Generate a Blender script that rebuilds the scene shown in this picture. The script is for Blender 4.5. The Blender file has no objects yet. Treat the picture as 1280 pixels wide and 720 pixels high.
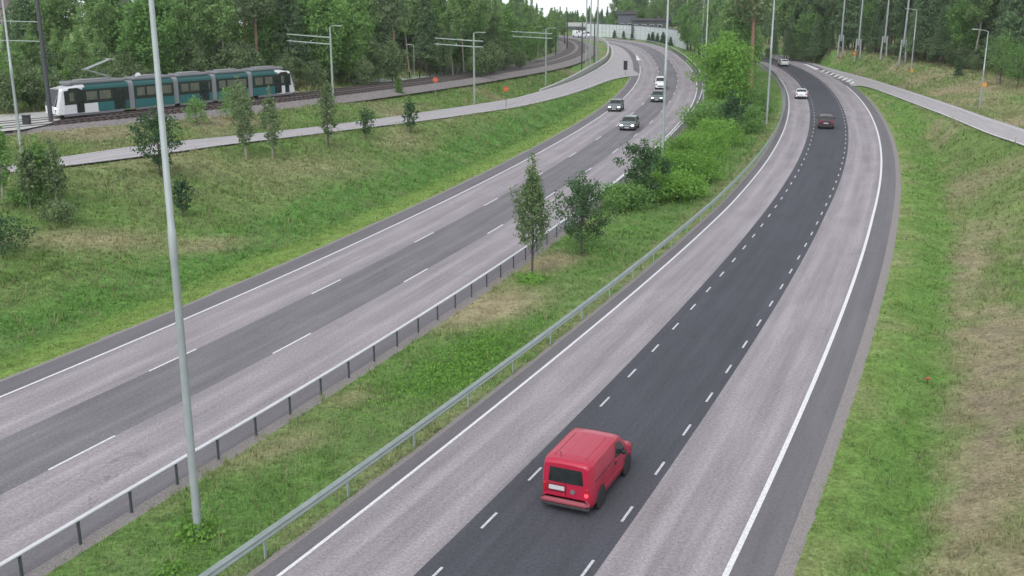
import bpy, math, random
import numpy as np
R=math.radians
SC=bpy.context.scene; COL=SC.collection
PI=math.pi
# ------------------------------------------------------------ camera
CH,PITCH,F=15.0,0.27231,1324.4
cam=bpy.data.cameras.new('camera'); co=bpy.data.objects.new('camera',cam); COL.objects.link(co)
co.location=(0,0,CH); co.rotation_euler=(PI/2-PITCH,0,0)
cam.sensor_width=36; cam.lens=F/1280*36; cam.clip_start=.5; cam.clip_end=9000
SC.camera=co
# ------------------------------------------------------------ light: overcast
SUN_EL,SUN_AZ=R(52),R(200)
w=bpy.data.worlds.new('World'); SC.world=w; w.use_nodes=True
nt=w.node_tree; nt.nodes.clear()
def N(nt,t,**k):
    n=nt.nodes.new(t)
    for a,b in k.items(): setattr(n,a,b)
    return n
tc=N(nt,'ShaderNodeTexCoord'); sx=N(nt,'ShaderNodeSeparateXYZ'); mx=N(nt,'ShaderNodeMath',operation='MAXIMUM'); cx=N(nt,'ShaderNodeCombineXYZ')
sky=N(nt,'ShaderNodeTexSky',sky_type='NISHITA',sun_disc=False,sun_elevation=SUN_EL,sun_rotation=SUN_AZ,air_density=1.0,dust_density=2.0,ozone_density=1.0)
hs=N(nt,'ShaderNodeHueSaturation'); hs.inputs['Saturation'].default_value=.2; hs.inputs['Value'].default_value=2.0
bg=N(nt,'ShaderNodeBackground'); bg.inputs['Strength'].default_value=.15; ow=N(nt,'ShaderNodeOutputWorld')
L_=nt.links.new
L_(tc.outputs['Generated'],sx.inputs[0]); L_(sx.outputs[0],cx.inputs[0]); L_(sx.outputs[1],cx.inputs[1]); L_(sx.outputs[2],mx.inputs[0]); mx.inputs[1].default_value=.12
L_(mx.outputs[0],cx.inputs[2]); L_(cx.outputs[0],sky.inputs['Vector']); L_(sky.outputs[0],hs.inputs['Color']); L_(hs.outputs[0],bg.inputs[0]); L_(bg.outputs[0],ow.inputs[0])
sl=bpy.data.lights.new('sun','SUN'); sl.energy=.75; sl.angle=R(25); sl.color=(1,.97,.94)
so=bpy.data.objects.new('sun',sl); COL.objects.link(so)
# sun direction matching the sky's
so.rotation_euler=(PI/2-SUN_EL,0,PI-SUN_AZ)
SC.view_settings.view_transform='Standard'; SC.view_settings.look='None'; SC.view_settings.exposure=-.2; SC.view_settings.gamma=1
SC.view_settings.use_curve_mapping=False
rng=np.random.default_rng(7); random.seed(5)

# ------------------------------------------------------------ helpers
def unp(px,py,z=0.0):
    x=(px-640)/F; y=-(py-360)/F
    c,s=math.cos(PITCH),math.sin(PITCH)
    dy=c+y*s; dz=-s+y*c; t=(z-CH)/dz
    return (x*t,dy*t)
def mkmesh(name,V,Fc,mat,parent=None,smooth=False,uv=None,loc=None):
    me=bpy.data.meshes.new(name)
    if isinstance(V,np.ndarray) and isinstance(Fc,np.ndarray):
        n,k=Fc.shape
        me.vertices.add(len(V)); me.vertices.foreach_set('co',V.astype(np.float32).ravel())
        me.loops.add(n*k); me.loops.foreach_set('vertex_index',Fc.astype(np.int32).ravel())
        me.polygons.add(n); me.polygons.foreach_set('loop_start',(np.arange(n)*k).astype(np.int32))
        me.polygons.foreach_set('loop_total',np.full(n,k,np.int32))
        me.update(calc_edges=True)
        if uv is not None:
            ul=me.uv_layers.new(name='UVMap'); ul.data.foreach_set('uv',uv[Fc.ravel()].astype(np.float32).ravel())
    else:
        me.from_pydata([tuple(map(float,v)) for v in V],[],Fc); me.update()
    if mat: me.materials.append(mat)
    if smooth: me.polygons.foreach_set('use_smooth',[True]*len(me.polygons))
    o=bpy.data.objects.new(name,me); COL.objects.link(o)
    if parent: o.parent=parent
    if loc is not None: o.location=loc
    return o
def tag(o,label=None,cat=None,group=None,kind=None):
    if label:o['label']=label
    if cat:o['category']=cat
    if group:o['group']=group
    if kind:o['kind']=kind
    return o
def empty(name,loc,rz,label,cat,group=None):
    o=bpy.data.objects.new(name,None); o.empty_display_size=.3; COL.objects.link(o); o.location=loc; o.rotation_euler=(0,0,rz)
    return tag(o,label,cat,group)
class MB:
    def __init__(s): s.V=[];s.F=[]
    def add(s,V,Fc):
        n=len(s.V); s.V+=[tuple(map(float,v)) for v in V]; s.F+=[tuple(i+n for i in f) for f in Fc]; return s
    def box(s,c,d,rz=0,bev=0,ry=0,rx=0):
        hx,hy,hz=d[0]/2,d[1]/2,d[2]/2
        if bev>0:
            b=min(bev,hx*.9,hy*.9,hz*.9); pts=[]
            V=[];Fc=[]
            lv=[(-hz,b),(-hz+b,0),(hz-b,0),(hz,b)]
            for z,i in lv:
                for (sx_,sy_) in ((-1,-1),(1,-1),(1,1),(-1,1)):
                    # octagon corners
                    X=hx-i;Y=hy-i
                    a=(sx_*X,sy_*(Y-b)); c_=(sx_*(X-b),sy_*Y)
                    V+= [(*a,z),(*c_,z)] if sx_*sy_>0 else [(*c_,z),(*a,z)]
            for l in range(3):
                for k in range(8):
                    Fc.append((l*8+k,l*8+(k+1)%8,(l+1)*8+(k+1)%8,(l+1)*8+k))
            Fc.append(tuple(range(7,-1,-1)));Fc.append(tuple(range(24,32)))
            # reorder: corner order (-,-),(+,-),(+,+),(-,+)
        else:
            V=[(x,y,z) for z in(-hz,hz) for x,y in((-hx,-hy),(hx,-hy),(hx,hy),(-hx,hy))]
            Fc=[(3,2,1,0),(4,5,6,7),(0,1,5,4),(1,2,6,5),(2,3,7,6),(3,0,4,7)]
        from mathutils import Euler
        M=Euler((rx,ry,rz)).to_matrix()
        from mathutils import Vector
        V=[tuple(M@Vector(v)+Vector(c)) for v in V]
        return s.add(V,Fc)
    def tube(s,P,r,n=8,cap=True):
        from mathutils import Vector
        P=[Vector(p) for p in P]; r=r if hasattr(r,'__len__') else [r]*len(P)
        V=[];Fc=[]
        for i,p in enumerate(P):
            t=(P[min(i+1,len(P)-1)]-P[max(i-1,0)]).normalized()
            up=Vector((0,0,1)) if abs(t.z)<.9 else Vector((1,0,0))
            a=t.cross(up).normalized(); b=a.cross(t)
            for k in range(n):
                q=2*PI*k/n; V.append(p+(a*math.cos(q)+b*math.sin(q))*r[i])
        for i in range(len(P)-1):
            for k in range(n): Fc.append((i*n+k,i*n+(k+1)%n,(i+1)*n+(k+1)%n,(i+1)*n+k))
        if cap: Fc.append(tuple(range(n)));Fc.append(tuple(range((len(P)-1)*n,len(P)*n))[::-1])
        return s.add(V,Fc)
    def disc(s,c,r,th,axis='y',n=24,r2=None):
        # closed short cylinder
        V=[];Fc=[]
        for side in(-1,1):
            for k in range(n):
                q=2*PI*k/n;a,b=math.cos(q)*r,math.sin(q)*r
                V.append({'y':(a,side*th/2,b),'x':(side*th/2,a,b),'z':(a,b,side*th/2)}[axis])
        Fc=[tuple(range(n)),tuple(range(n,2*n))[::-1]]+[(k,k+n,(k+1)%n+n,(k+1)%n) for k in range(n)]
        return s.add([tuple(v[i]+c[i] for i in range(3)) for v in V],Fc)
    def build(s,name,mat,parent=None,smooth=False,loc=None):
        o=mkmesh(name,s.V,s.F,mat,parent,smooth,loc=loc)
        import bmesh
        bm=bmesh.new(); bm.from_mesh(o.data); bmesh.ops.recalc_face_normals(bm,faces=bm.faces); bm.to_mesh(o.data); bm.free()
        if smooth:
            m=o.modifiers.new('es','EDGE_SPLIT'); m.split_angle=R(40)
        return o
# ------------------------------------------------------------ materials
MAT={}
def mat(name,col,rough=.6,metal=0,noise=0,nscale=5,bump=0,bscale=40,emit=None,estr=0,coat=0,spec=.5):
    if name in MAT:return MAT[name]
    m=bpy.data.materials.new(name); m.use_nodes=True; t=m.node_tree; b=t.nodes['Principled BSDF']
    b.inputs['Roughness'].default_value=rough; b.inputs['Metallic'].default_value=metal; b.inputs['Base Color'].default_value=(*col,1)
    b.inputs['Specular IOR Level'].default_value=spec
    if coat: b.inputs['Coat Weight'].default_value=coat; b.inputs['Coat Roughness'].default_value=.08
    tcn=N(t,'ShaderNodeTexCoord')
    if noise:
        nz=N(t,'ShaderNodeTexNoise'); nz.inputs['Scale'].default_value=nscale; nz.inputs['Detail'].default_value=6; nz.inputs['Roughness'].default_value=.65
        mp=N(t,'ShaderNodeMapRange'); mp.inputs[1].default_value=.3; mp.inputs[2].default_value=.7; mp.inputs[3].default_value=1-noise; mp.inputs[4].default_value=1+noise
        mu=N(t,'ShaderNodeVectorMath',operation='SCALE'); mu.inputs[0].default_value=col
        t.links.new(tcn.outputs['Object'],nz.inputs['Vector']); t.links.new(nz.outputs[0],mp.inputs[0]); t.links.new(mp.outputs[0],mu.inputs['Scale']); t.links.new(mu.outputs[0],b.inputs['Base Color'])
    if bump:
        n2=N(t,'ShaderNodeTexNoise'); n2.inputs['Scale'].default_value=bscale; n2.inputs['Detail'].default_value=4
        bp=N(t,'ShaderNodeBump'); bp.inputs['Strength'].default_value=bump; bp.inputs['Distance'].default_value=.02
        t.links.new(tcn.outputs['Object'],n2.inputs['Vector']); t.links.new(n2.outputs[0],bp.inputs['Height']); t.links.new(bp.outputs[0],b.inputs['Normal'])
    if emit: b.inputs['Emission Color'].default_value=(*emit,1); b.inputs['Emission Strength'].default_value=estr
    MAT[name]=m; return m
def asphalt(name,c0,streak=.16,grain=.25,wheel=.10,wcentre=(1.0,2.6)):
    m=bpy.data.materials.new(name); m.use_nodes=True; t=m.node_tree; b=t.nodes['Principled BSDF']; b.inputs['Roughness'].default_value=.85; b.inputs['Specular IOR Level'].default_value=.3
    K=t.links.new
    tcn=N(t,'ShaderNodeTexCoord')
    def noise(src,scale,sc3=(1,1,1),det=4,ro=.6):
        mp=N(t,'ShaderNodeMapping'); mp.inputs['Scale'].default_value=sc3; K(src,mp.inputs[0])
        n=N(t,'ShaderNodeTexNoise'); n.inputs['Scale'].default_value=scale; n.inputs['Detail'].default_value=det; n.inputs['Roughness'].default_value=ro; K(mp.outputs[0],n.inputs['Vector']); return n.outputs[0]
    def rng_(v,a,b_,lo=.3,hi=.7):
        r=N(t,'ShaderNodeMapRange'); r.inputs[1].default_value=lo; r.inputs[2].default_value=hi; r.inputs[3].default_value=a; r.inputs[4].default_value=b_; K(v,r.inputs[0]); return r.outputs[0]
    def mul(a,b_):
        q=N(t,'ShaderNodeMath',operation='MULTIPLY'); K(a,q.inputs[0]); K(b_,q.inputs[1]); return q.outputs[0]
    s1=rng_(noise(tcn.outputs['UV'],2.2,(1,.03,1),5),1-streak,1+streak)
    s2=rng_(noise(tcn.outputs['UV'],.5,(1,.35,1),4),1-streak*.7,1+streak*.7)
    g=rng_(noise(tcn.outputs['Object'],9,(1,1,1),6,.8),1-grain,1+grain)
    g2=rng_(noise(tcn.outputs['Object'],22,(1,1,1),3,.8),1-grain*.8,1+grain*.8)
    v=mul(mul(s1,s2),mul(g,g2))
    # cracks and darker sealed seams
    vo=N(t,'ShaderNodeTexVoronoi',feature='DISTANCE_TO_EDGE'); vo.inputs['Scale'].default_value=.22
    wn=N(t,'ShaderNodeTexNoise'); wn.inputs['Scale'].default_value=.8; wn.inputs['Detail'].default_value=5; K(tcn.outputs['Object'],wn.inputs['Vector'])
    va=N(t,'ShaderNodeVectorMath',operation='MULTIPLY_ADD'); K(wn.outputs['Color'],va.inputs[0]); va.inputs[1].default_value=(2.2,2.2,0); K(tcn.outputs['Object'],va.inputs[2]); K(va.outputs[0],vo.inputs['Vector'])
    ck=rng_(vo.outputs['Distance'],1,0,.003,.012); mk=rng_(noise(tcn.outputs['Object'],.12,(1,1,1),3),0,.22,.52,.62); cm=mul(ck,mk)
    iv=N(t,'ShaderNodeMath',operation='SUBTRACT'); iv.inputs[0].default_value=1; K(cm,iv.inputs[1]); v=mul(v,iv.outputs[0])
    pt_=rng_(noise(tcn.outputs['UV'],.9,(1,.12,1),6,.75),1,.90,.58,.66); v=mul(v,pt_)
    fl=rng_(noise(tcn.outputs['UV'],3.1,(1,.5,1),4,.8),1,.87,.66,.72); v=mul(v,fl)
    if wheel:
        # polished wheel tracks: the asphalt is worn there
        sp=N(t,'ShaderNodeSeparateXYZ'); K(tcn.outputs['UV'],sp.inputs[0]); fac=None
        for wc in wcentre:
            a=N(t,'ShaderNodeMath',operation='SUBTRACT'); K(sp.outputs[0],a.inputs[0]); a.inputs[1].default_value=wc
            ab=N(t,'ShaderNodeMath',operation='ABSOLUTE'); K(a.outputs[0],ab.inputs[0])
            q=rng_(ab.outputs[0],1,0,0,.55)
            fac=q if fac is None else (lambda x,y:(lambda n_: (K(x,n_.inputs[0]),K(y,n_.inputs[1]),n_.outputs[0])[2])(N(t,'ShaderNodeMath',operation='MAXIMUM')))(fac,q)
        wq=rng_(fac,1,1+wheel,0,1); v=mul(v,wq)
    sc=N(t,'ShaderNodeVectorMath',operation='SCALE'); sc.inputs[0].default_value=c0; K(v,sc.inputs['Scale']); K(sc.outputs[0],b.inputs['Base Color'])
    return m
A_LIGHT=asphalt('light worn asphalt',(.262,.240,.257),.17,.36,.17,(.95,2.5))
A_MID=asphalt('grey asphalt',(.155,.150,.163),.18,.34,.1,(1.0,2.5))
A_DARK=asphalt('fresh dark asphalt',(.066,.069,.082),.14,.36,0)
A_SHOULDER=asphalt('shoulder asphalt',(.145,.138,.150),.12,.25,0)
A_RAMP=asphalt('ramp asphalt',(.35,.335,.345),.12,.24,.1,(1.2,3.2))
M_PAINT=mat('road paint',(.66,.66,.68),.7,noise=.28,nscale=14)
M_DASH=mat('tyre worn dash paint',(.50,.50,.53),.75,noise=.35,nscale=12)
M_PAINTW=mat('worn road paint',(.60,.60,.62),.7,noise=.2,nscale=6)
M_GRAVEL=mat('verge gravel',(.23,.21,.205),.95,noise=.35,nscale=16,bump=.25,bscale=45)
M_BALLAST=mat('track ballast',(.19,.172,.17),.95,noise=.5,nscale=5,bump=.5,bscale=14)
M_STEEL=mat('galvanised steel',(.42,.45,.45),.42,.55,noise=.12,nscale=3)
M_POLE=mat('galvanised pole',(.36,.40,.41),.5,.25,noise=.1,nscale=2)
M_GPOLE=mat('greenish grey pole',(.27,.33,.29),.55,.1,noise=.1,nscale=2)
M_RAILB=mat('guard rail zinc',(.58,.59,.62),.5,.1,noise=.1,nscale=2)
M_RAILG=mat('weathered guard rail',(.33,.39,.375),.5,.15,noise=.12,nscale=2)
M_POST=mat('dark post steel',(.09,.10,.11),.6,.3,noise=.15)
M_DARK=mat('black metal',(.012,.012,.014),.5)
M_DGREY=mat('dark grey pole',(.05,.055,.065),.5)
M_RUST=mat('rail steel',(.07,.05,.045),.55,.4,noise=.3,nscale=3)
M_SLEEP=mat('sleeper concrete',(.13,.12,.115),.9,noise=.2)
M_CONC=mat('pale concrete',(.40,.41,.39),.85,noise=.12,nscale=1.5)
M_GLASS=mat('dark glass',(.020,.026,.026),.08,noise=.5,nscale=2.5,spec=.6)
M_TYRE=mat('tyre rubber',(.018,.018,.02),.85)
M_RIM=mat('alloy rim',(.35,.36,.38),.35,.7)
M_BLKPL=mat('black plastic',(.025,.025,.028),.6)
M_LAMPW=mat('lit headlamp',(.9,.9,.9),.2,emit=(1,1,1),estr=4)
M_TAIL=mat('tail lamp',(.42,.01,.02),.2,coat=.5)
M_TAILON=mat('lit brake lamp',(.8,.02,.04),.2,emit=(1,.06,.08),estr=2.5)
M_PLATE=mat('plate white',(.50,.48,.52),.5)
M_BARK=mat('bark',(.085,.07,.06),.9,noise=.3,nscale=6)
M_PBARK=mat('pale bark',(.26,.25,.22),.85,noise=.3,nscale=5)
M_RBARK=mat('pine bark',(.22,.13,.09),.85,noise=.3,nscale=4)
def leafmat(name,c1,c2,trans=.18,c3=None):
    m=bpy.data.materials.new(name); m.use_nodes=True; t=m.node_tree; t.nodes.clear(); K=t.links.new
    oi=N(t,'ShaderNodeObjectInfo'); tcn=N(t,'ShaderNodeTexCoord'); nz=N(t,'ShaderNodeTexNoise'); nz.inputs['Scale'].default_value=.9; nz.inputs['Detail'].default_value=5; nz.inputs['Roughness'].default_value=.75
    K(tcn.outputs['Object'],nz.inputs['Vector'])
    ad=N(t,'ShaderNodeMath',operation='MULTIPLY_ADD'); K(oi.outputs['Random'],ad.inputs[0]); ad.inputs[1].default_value=.5; 
    mr=N(t,'ShaderNodeMapRange'); mr.inputs[1].default_value=.3; mr.inputs[2].default_value=.7; mr.inputs[3].default_value=-.1; mr.inputs[4].default_value=.6; K(nz.outputs[0],mr.inputs[0]); K(mr.outputs[0],ad.inputs[2])
    mi=N(t,'ShaderNodeMix',data_type='RGBA'); mi.inputs[6].default_value=(*c1,1); mi.inputs[7].default_value=(*c2,1); K(ad.outputs[0],mi.inputs[0])
    d=N(t,'ShaderNodeBsdfDiffuse'); tr=N(t,'ShaderNodeBsdfTranslucent'); g=N(t,'ShaderNodeBsdfGlossy'); g.inputs['Roughness'].default_value=.5; g.inputs[0].default_value=(.5,.5,.5,1)
    ms=N(t,'ShaderNodeMixShader'); ms.inputs[0].default_value=trans; m2=N(t,'ShaderNodeMixShader'); m2.inputs[0].default_value=.012; o=N(t,'ShaderNodeOutputMaterial')
    K(mi.outputs[2],d.inputs[0]); K(mi.outputs[2],tr.inputs[0]); K(d.outputs[0],ms.inputs[1]); K(tr.outputs[0],ms.inputs[2]); K(ms.outputs[0],m2.inputs[1]); K(g.outputs[0],m2.inputs[2]); K(m2.outputs[0],o.inputs[0])
    return m
LF_SPRUCE=leafmat('spruce needles',(.125,.205,.105),(.205,.315,.155),0.35)
LF_PINE=leafmat('pine needles',(.15,.21,.11),(.22,.31,.155),0.35)
LF_BIRCH=leafmat('birch leaves',(.17,.28,.105),(.28,.43,.165),0.4)
LF_BRIGHT=leafmat('bright leaves',(.125,.27,.048),(.24,.44,.095),0.35)
LF_MAPLE=leafmat('dark maple leaves',(.048,.105,.048),(.095,.17,.075),0.2)
LF_OLIVE=leafmat('olive leaves',(.12,.185,.08),(.21,.29,.14),0.3)
LF_MID=leafmat('mid green leaves',(.12,.24,.07),(.21,.37,.11),0.35)
# ------------------------------------------------------------ road curves (plan view, metres)
def curve(x0,y0,th0,kk,L,ds=2.0):
    n=int(L/ds)+1
    k=np.interp(np.arange(n)*ds,np.linspace(0,L,len(kk)),kk)/100
    th=th0+np.concatenate([[0],np.cumsum((k[1:]+k[:-1])/2*ds)]); tm=(th[1:]+th[:-1])/2
    return np.stack([np.concatenate([[x0],x0+np.cumsum(np.cos(tm)*ds)]),np.concatenate([[y0],y0+np.cumsum(np.sin(tm)*ds)])],1),th
class Road:
    def __init__(s,x0,y0,th,kk,L,back):
        C,t=curve(x0,y0,th,kk,L)
        nb=int(back/2); bx=np.array([[x0-math.cos(th)*2*i,y0-math.sin(th)*2*i] for i in range(nb,0,-1)]).reshape(-1,2)
        s.C=np.vstack([bx,C]); s.t=np.concatenate([np.full(nb,th),t]); s.s=np.arange(len(s.C))*2.0-nb*2; s.s0=s.s[0]; s.s1=s.s[-1]
        s.n=np.stack([np.sin(s.t),-np.cos(s.t)],1)
    def at(s,ss,off=0.0):
        ss=np.asarray(ss,float); x=np.interp(ss,s.s,s.C[:,0]); y=np.interp(ss,s.s,s.C[:,1]); t=np.interp(ss,s.s,s.t)
        return np.stack([x+off*np.sin(t),y-off*np.cos(t)],-1)
    def ang(s,ss): return float(np.interp(ss,s.s,s.t))
    def so(s,P):      # nearest s and signed offset for many points
        P=np.atleast_2d(P); S=np.empty(len(P)); O=np.empty(len(P))
        for i in range(0,len(P),20000):
            Q=P[i:i+20000]; d=((Q[:,None,:]-s.C[None])**2).sum(2); j=d.argmin(1)
            e=Q-s.C[j]; tt=np.stack([np.cos(s.t[j]),np.sin(s.t[j])],1); al=(e*tt).sum(1)
            S[i:i+20000]=s.s[j]+np.clip(al,-1,1); O[i:i+20000]=(e*s.n[j]).sum(1)
            far=(np.abs(al)>2.5); O[i:i+20000][far]=np.sign(O[i:i+20000][far]+1e-9)*np.sqrt(d[np.arange(len(Q)),j])[far]
        return S,O
RL=Road(-19.80915,37.79152,1.17052,[.25497,.14946,.11099,.17289,.146,.13249,.05,.16,.57,1.019,1.2,1.2,1.0],440,40)
RR=Road(-10.30746,8.30727,1.09291,[.29159,.11286,.12818,.17655,.15299,.13888,.15687,.20961,.27,.2,.15,.1,.1],360,14)
def ofn(L,vals): return lambda s: np.interp(s,np.linspace(0,L,len(vals)),vals)
o_LD1=ofn(440,[3.29,3.57,3.75,3.75]); o_LD2=ofn(440,[6.73,6.97,7.18,7.18]); o_LRS=ofn(440,[10.16,10.12,9.95,9.92]); o_LRE=ofn(440,[11.15,11.05,11.0,11.0])
o_RLS=ofn(360,[-3.92,-3.2,-3.18,-2.98,-2.98,-2.98]); o_RDR=ofn(360,[3.69,3.35,3.57,3.55,3.53,3.53]); o_RRS=ofn(360,[7.2,6.75,6.95,6.93,6.93,6.93])
o_RAE=ofn(360,[8.36,8.02,7.97,8.3,8.3,8.3]); o_PR=ofn(360,[-5.03,-4.1,-3.8,-3.8,-3.8,-3.8])
def ribbon(name,road,fa,fb,z,m,parent=None,s0=None,s1=None,nx=1,uvoff=0,zb=None,ds=2.0,jit=0):
    s0=road.s0 if s0 is None else s0; s1=road.s1 if s1 is None else s1
    ss=np.arange(s0,s1+1e-6,ds); fa_=fa(ss) if callable(fa) else np.full(len(ss),fa); fb_=fb(ss) if callable(fb) else np.full(len(ss),fb)
    if jit: fb_=fb_+rng.normal(0,jit,len(ss)); 
    V=[];U=[]
    for i in range(nx+1):
        a=fa_+(fb_-fa_)*i/nx; P=road.at(ss,0)+a[:,None]*np.stack([np.sin(np.interp(ss,road.s,road.t)),-np.cos(np.interp(ss,road.s,road.t))],1)
        zz=z if zb is None else z+(zb-z)*i/nx
        V.append(np.column_stack([P,np.full(len(ss),zz)])); U.append(np.column_stack([a-fa_,ss]))
    n=len(ss); V=np.vstack(V);U=np.vstack(U); Fc=[]
    i=np.arange(n-1)
    Fs=[np.stack([k*n+i,(k+1)*n+i,(k+1)*n+i+1,k*n+i+1],1) for k in range(nx)]
    return mkmesh(name,V,np.vstack(Fs),m,parent,uv=U)
def catmull(P,step=2.0):
    P=np.array(P,float); Q=np.vstack([2*P[0]-P[1],P,2*P[-1]-P[-2]]); o=[]
    for i in range(1,len(Q)-2):
        p0,p1,p2,p3=Q[i-1:i+3]; n=max(2,int(np.hypot(*(p2-p1)[:2])/step))
        for t in np.arange(n)/n: o.append(.5*((2*p1)+(-p0+p2)*t+(2*p0-5*p1+4*p2-p3)*t*t+(-p0+3*p1-3*p2+p3)*t**3))
    o.append(Q[-2]); return np.array(o)
def sm(P,k=3,it=2):
    P=P.copy()
    for _ in range(it):
        Q=P.copy()
        Q[1:-1]=(P[:-2]+P[1:-1]*2+P[2:])/4
        P=Q
    return P
# ramps: edges in plan, with height
def edge(pts,z): return np.array([[*unp(a,b,c),c] for (a,b),c in zip(pts,z)])
LRz=[3.8,3.75,3.6,3.35,3.2,2.8,2.2,1.5,1.2,.8,.4,.1,0,0,0]
LRl=edge([(-60,210),(28,203),(183,180.5),(292,169.5),(353,163),(449,151.5),(540,138.5),(632,124.5),(660,118),(700,106.5),(731,94),(758,78),(764,67),(762,57),(750,48.5)],LRz)
LRr=edge([(-60,221),(28,213.5),(183,194.5),(292,179.5),(353,172.5),(449,160.5),(540,149.5),(632,136),(660,131),(700,121.5),(731,112),(770,98),(806,92),(806,78),(792,57)],LRz)
RRz=[2.9,2.7,2.3,1.7,1.0,.5,.1,0,0,0,0]
RRf=edge([(1360,189),(1280,161),(1236,147),(1189,130.5),(1142,115.2),(1111,105.5),(1080,96),(1045,87),(1014,78),(982,70),(945,64)],RRz)
RRn=edge([(1360,216),(1280,182),(1236,167.5),(1189,147.5),(1142,129.5),(1111,117.7),(1080,107.5),(1058,107),(1030,98),(985,80),(945,72)],RRz)
def pairribbon(name,A,B,m,parent=None,nx=4,dz=0,wl=None):
    A=sm(catmull(A,3));B_=catmull(B,3)
    def rs(P,n):
        d=np.concatenate([[0],np.cumsum(np.hypot(*np.diff(P[:,:2],axis=0).T))]); u=np.linspace(0,d[-1],n)
        return np.stack([np.interp(u,d,P[:,k]) for k in range(3)],1),u
    return A,sm(B_),rs
def zipribbon(name,A,B,m,parent=None,nx=4,dz=0.0,a0=0,a1=1):
    # A,B: matching control points -> dense matching strips
    n=len(A); M=np.hstack([A,B]); 
    Q=np.vstack([2*M[0]-M[1],M,2*M[-1]-M[-2]]); o=[]
    for i in range(1,n):
        p0,p1,p2,p3=Q[i-1:i+3]
        for t in np.arange(8)/8: o.append(.5*((2*p1)+(-p0+p2)*t+(2*p0-5*p1+4*p2-p3)*t*t+(-p0+3*p1-3*p2+p3)*t**3))
    o.append(M[-1]); o=sm(np.array(o),3,6); a=o[:,:3]; b=o[:,3:]
    k=len(o); s=np.concatenate([[0],np.cumsum(np.hypot(*np.diff(a[:,:2],axis=0).T))]); V=[];U=[]
    for i in range(nx+1):
        f=a0+(a1-a0)*i/nx; v=a+(b-a)*f; v[:,2]+=dz; V.append(v); U.append(np.column_stack([np.hypot(*(v-a)[:,:2].T),s]))
    i=np.arange(k-1); Fs=[np.stack([q*k+i,(q+1)*k+i,(q+1)*k+i+1,q*k+i+1],1) for q in range(nx)]
    ob=mkmesh(name,np.vstack(V),np.vstack(Fs),m,parent,uv=np.vstack(U)) if name else None
    return ob,a,b
# ------------------------------------------------------------ tram alignment
TZ=[4.1,4.1,4.1,4.1,4.05,3.8,3.0,2.1,1.5,1.2,1.0,.9,.8]
TFp=[(-120,166),(60,149.5),(200,137),(357,121.5),(441,110),(503,103.2),(594,90.5),(660,80.5),(697,70.5),(713,62),(712,54),(702,49.5),(680,46.5)]
TF=np.array([[*unp(a,b,c),c] for (a,b),c in zip(TFp,TZ)])
TFc=sm(catmull(TF,3),3,30)
class Poly(Road):
    def __init__(s,P,ds=2.0):
        d=np.concatenate([[0],np.cumsum(np.hypot(*np.diff(P[:,:2],axis=0).T))]); n=int(d[-1]/ds); s.s=np.arange(n)*ds
        s.C=np.stack([np.interp(s.s,d,P[:,k]) for k in(0,1)],1); s.z=np.interp(s.s,d,P[:,2])
        g=np.gradient(s.C,axis=0); s.t=np.unwrap(np.arctan2(g[:,1],g[:,0])); s.n=np.stack([np.sin(s.t),-np.cos(s.t)],1); s.s0=0; s.s1=s.s[-1]
    def zz(s,ss): return np.interp(ss,s.s,s.z)
TR=Poly(TFc)
# ------------------------------------------------------------ terrain
GX0,GX1,GY0,GY1,GS=-150.,186.,-14.,466.,1.5
def instrip(P,A,B,mar):
    poly=np.vstack([A[:,:2],B[::-1,:2]]); x,y=P[:,0],P[:,1]; ins=np.zeros(len(P),bool); n=len(poly); j=n-1
    for i in range(n):
        xi,yi=poly[i];xj,yj=poly[j]
        if yi!=yj: ins^=((yi>y)!=(yj>y))&(x<(xj-xi)*(y-yi)/(yj-yi)+xi)
        j=i
    E=np.vstack([A,B]); dm=np.empty(len(P)); z=np.empty(len(P))
    for Q in (A,B):
        a=Q[:-1,:2];d=Q[1:,:2]-a
    for i in range(0,len(P),4000):
        p=P[i:i+4000]; best=np.full(len(p),1e9); num=np.zeros(len(p)); den=np.zeros(len(p))
        for Q in (A,B):
            a=Q[:-1,:2];d=Q[1:,:2]-a; r=p[:,None,:]-a[None]; t=np.clip((r*d).sum(2)/((d*d).sum(1)+1e-9),0,1); e=((r-t[...,None]*d)**2).sum(2); k=e.argmin(1); ii=np.arange(len(p)); tk=t[ii,k]; zq=Q[k,2]+(Q[k+1,2]-Q[k,2])*tk; dq=np.sqrt(e[ii,k])
            best=np.minimum(best,dq); w_=1/(dq+.05); num+=zq*w_; den+=w_
        dm[i:i+4000]=best; z[i:i+4000]=num/den
    return ins|(dm<mar),z
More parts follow.
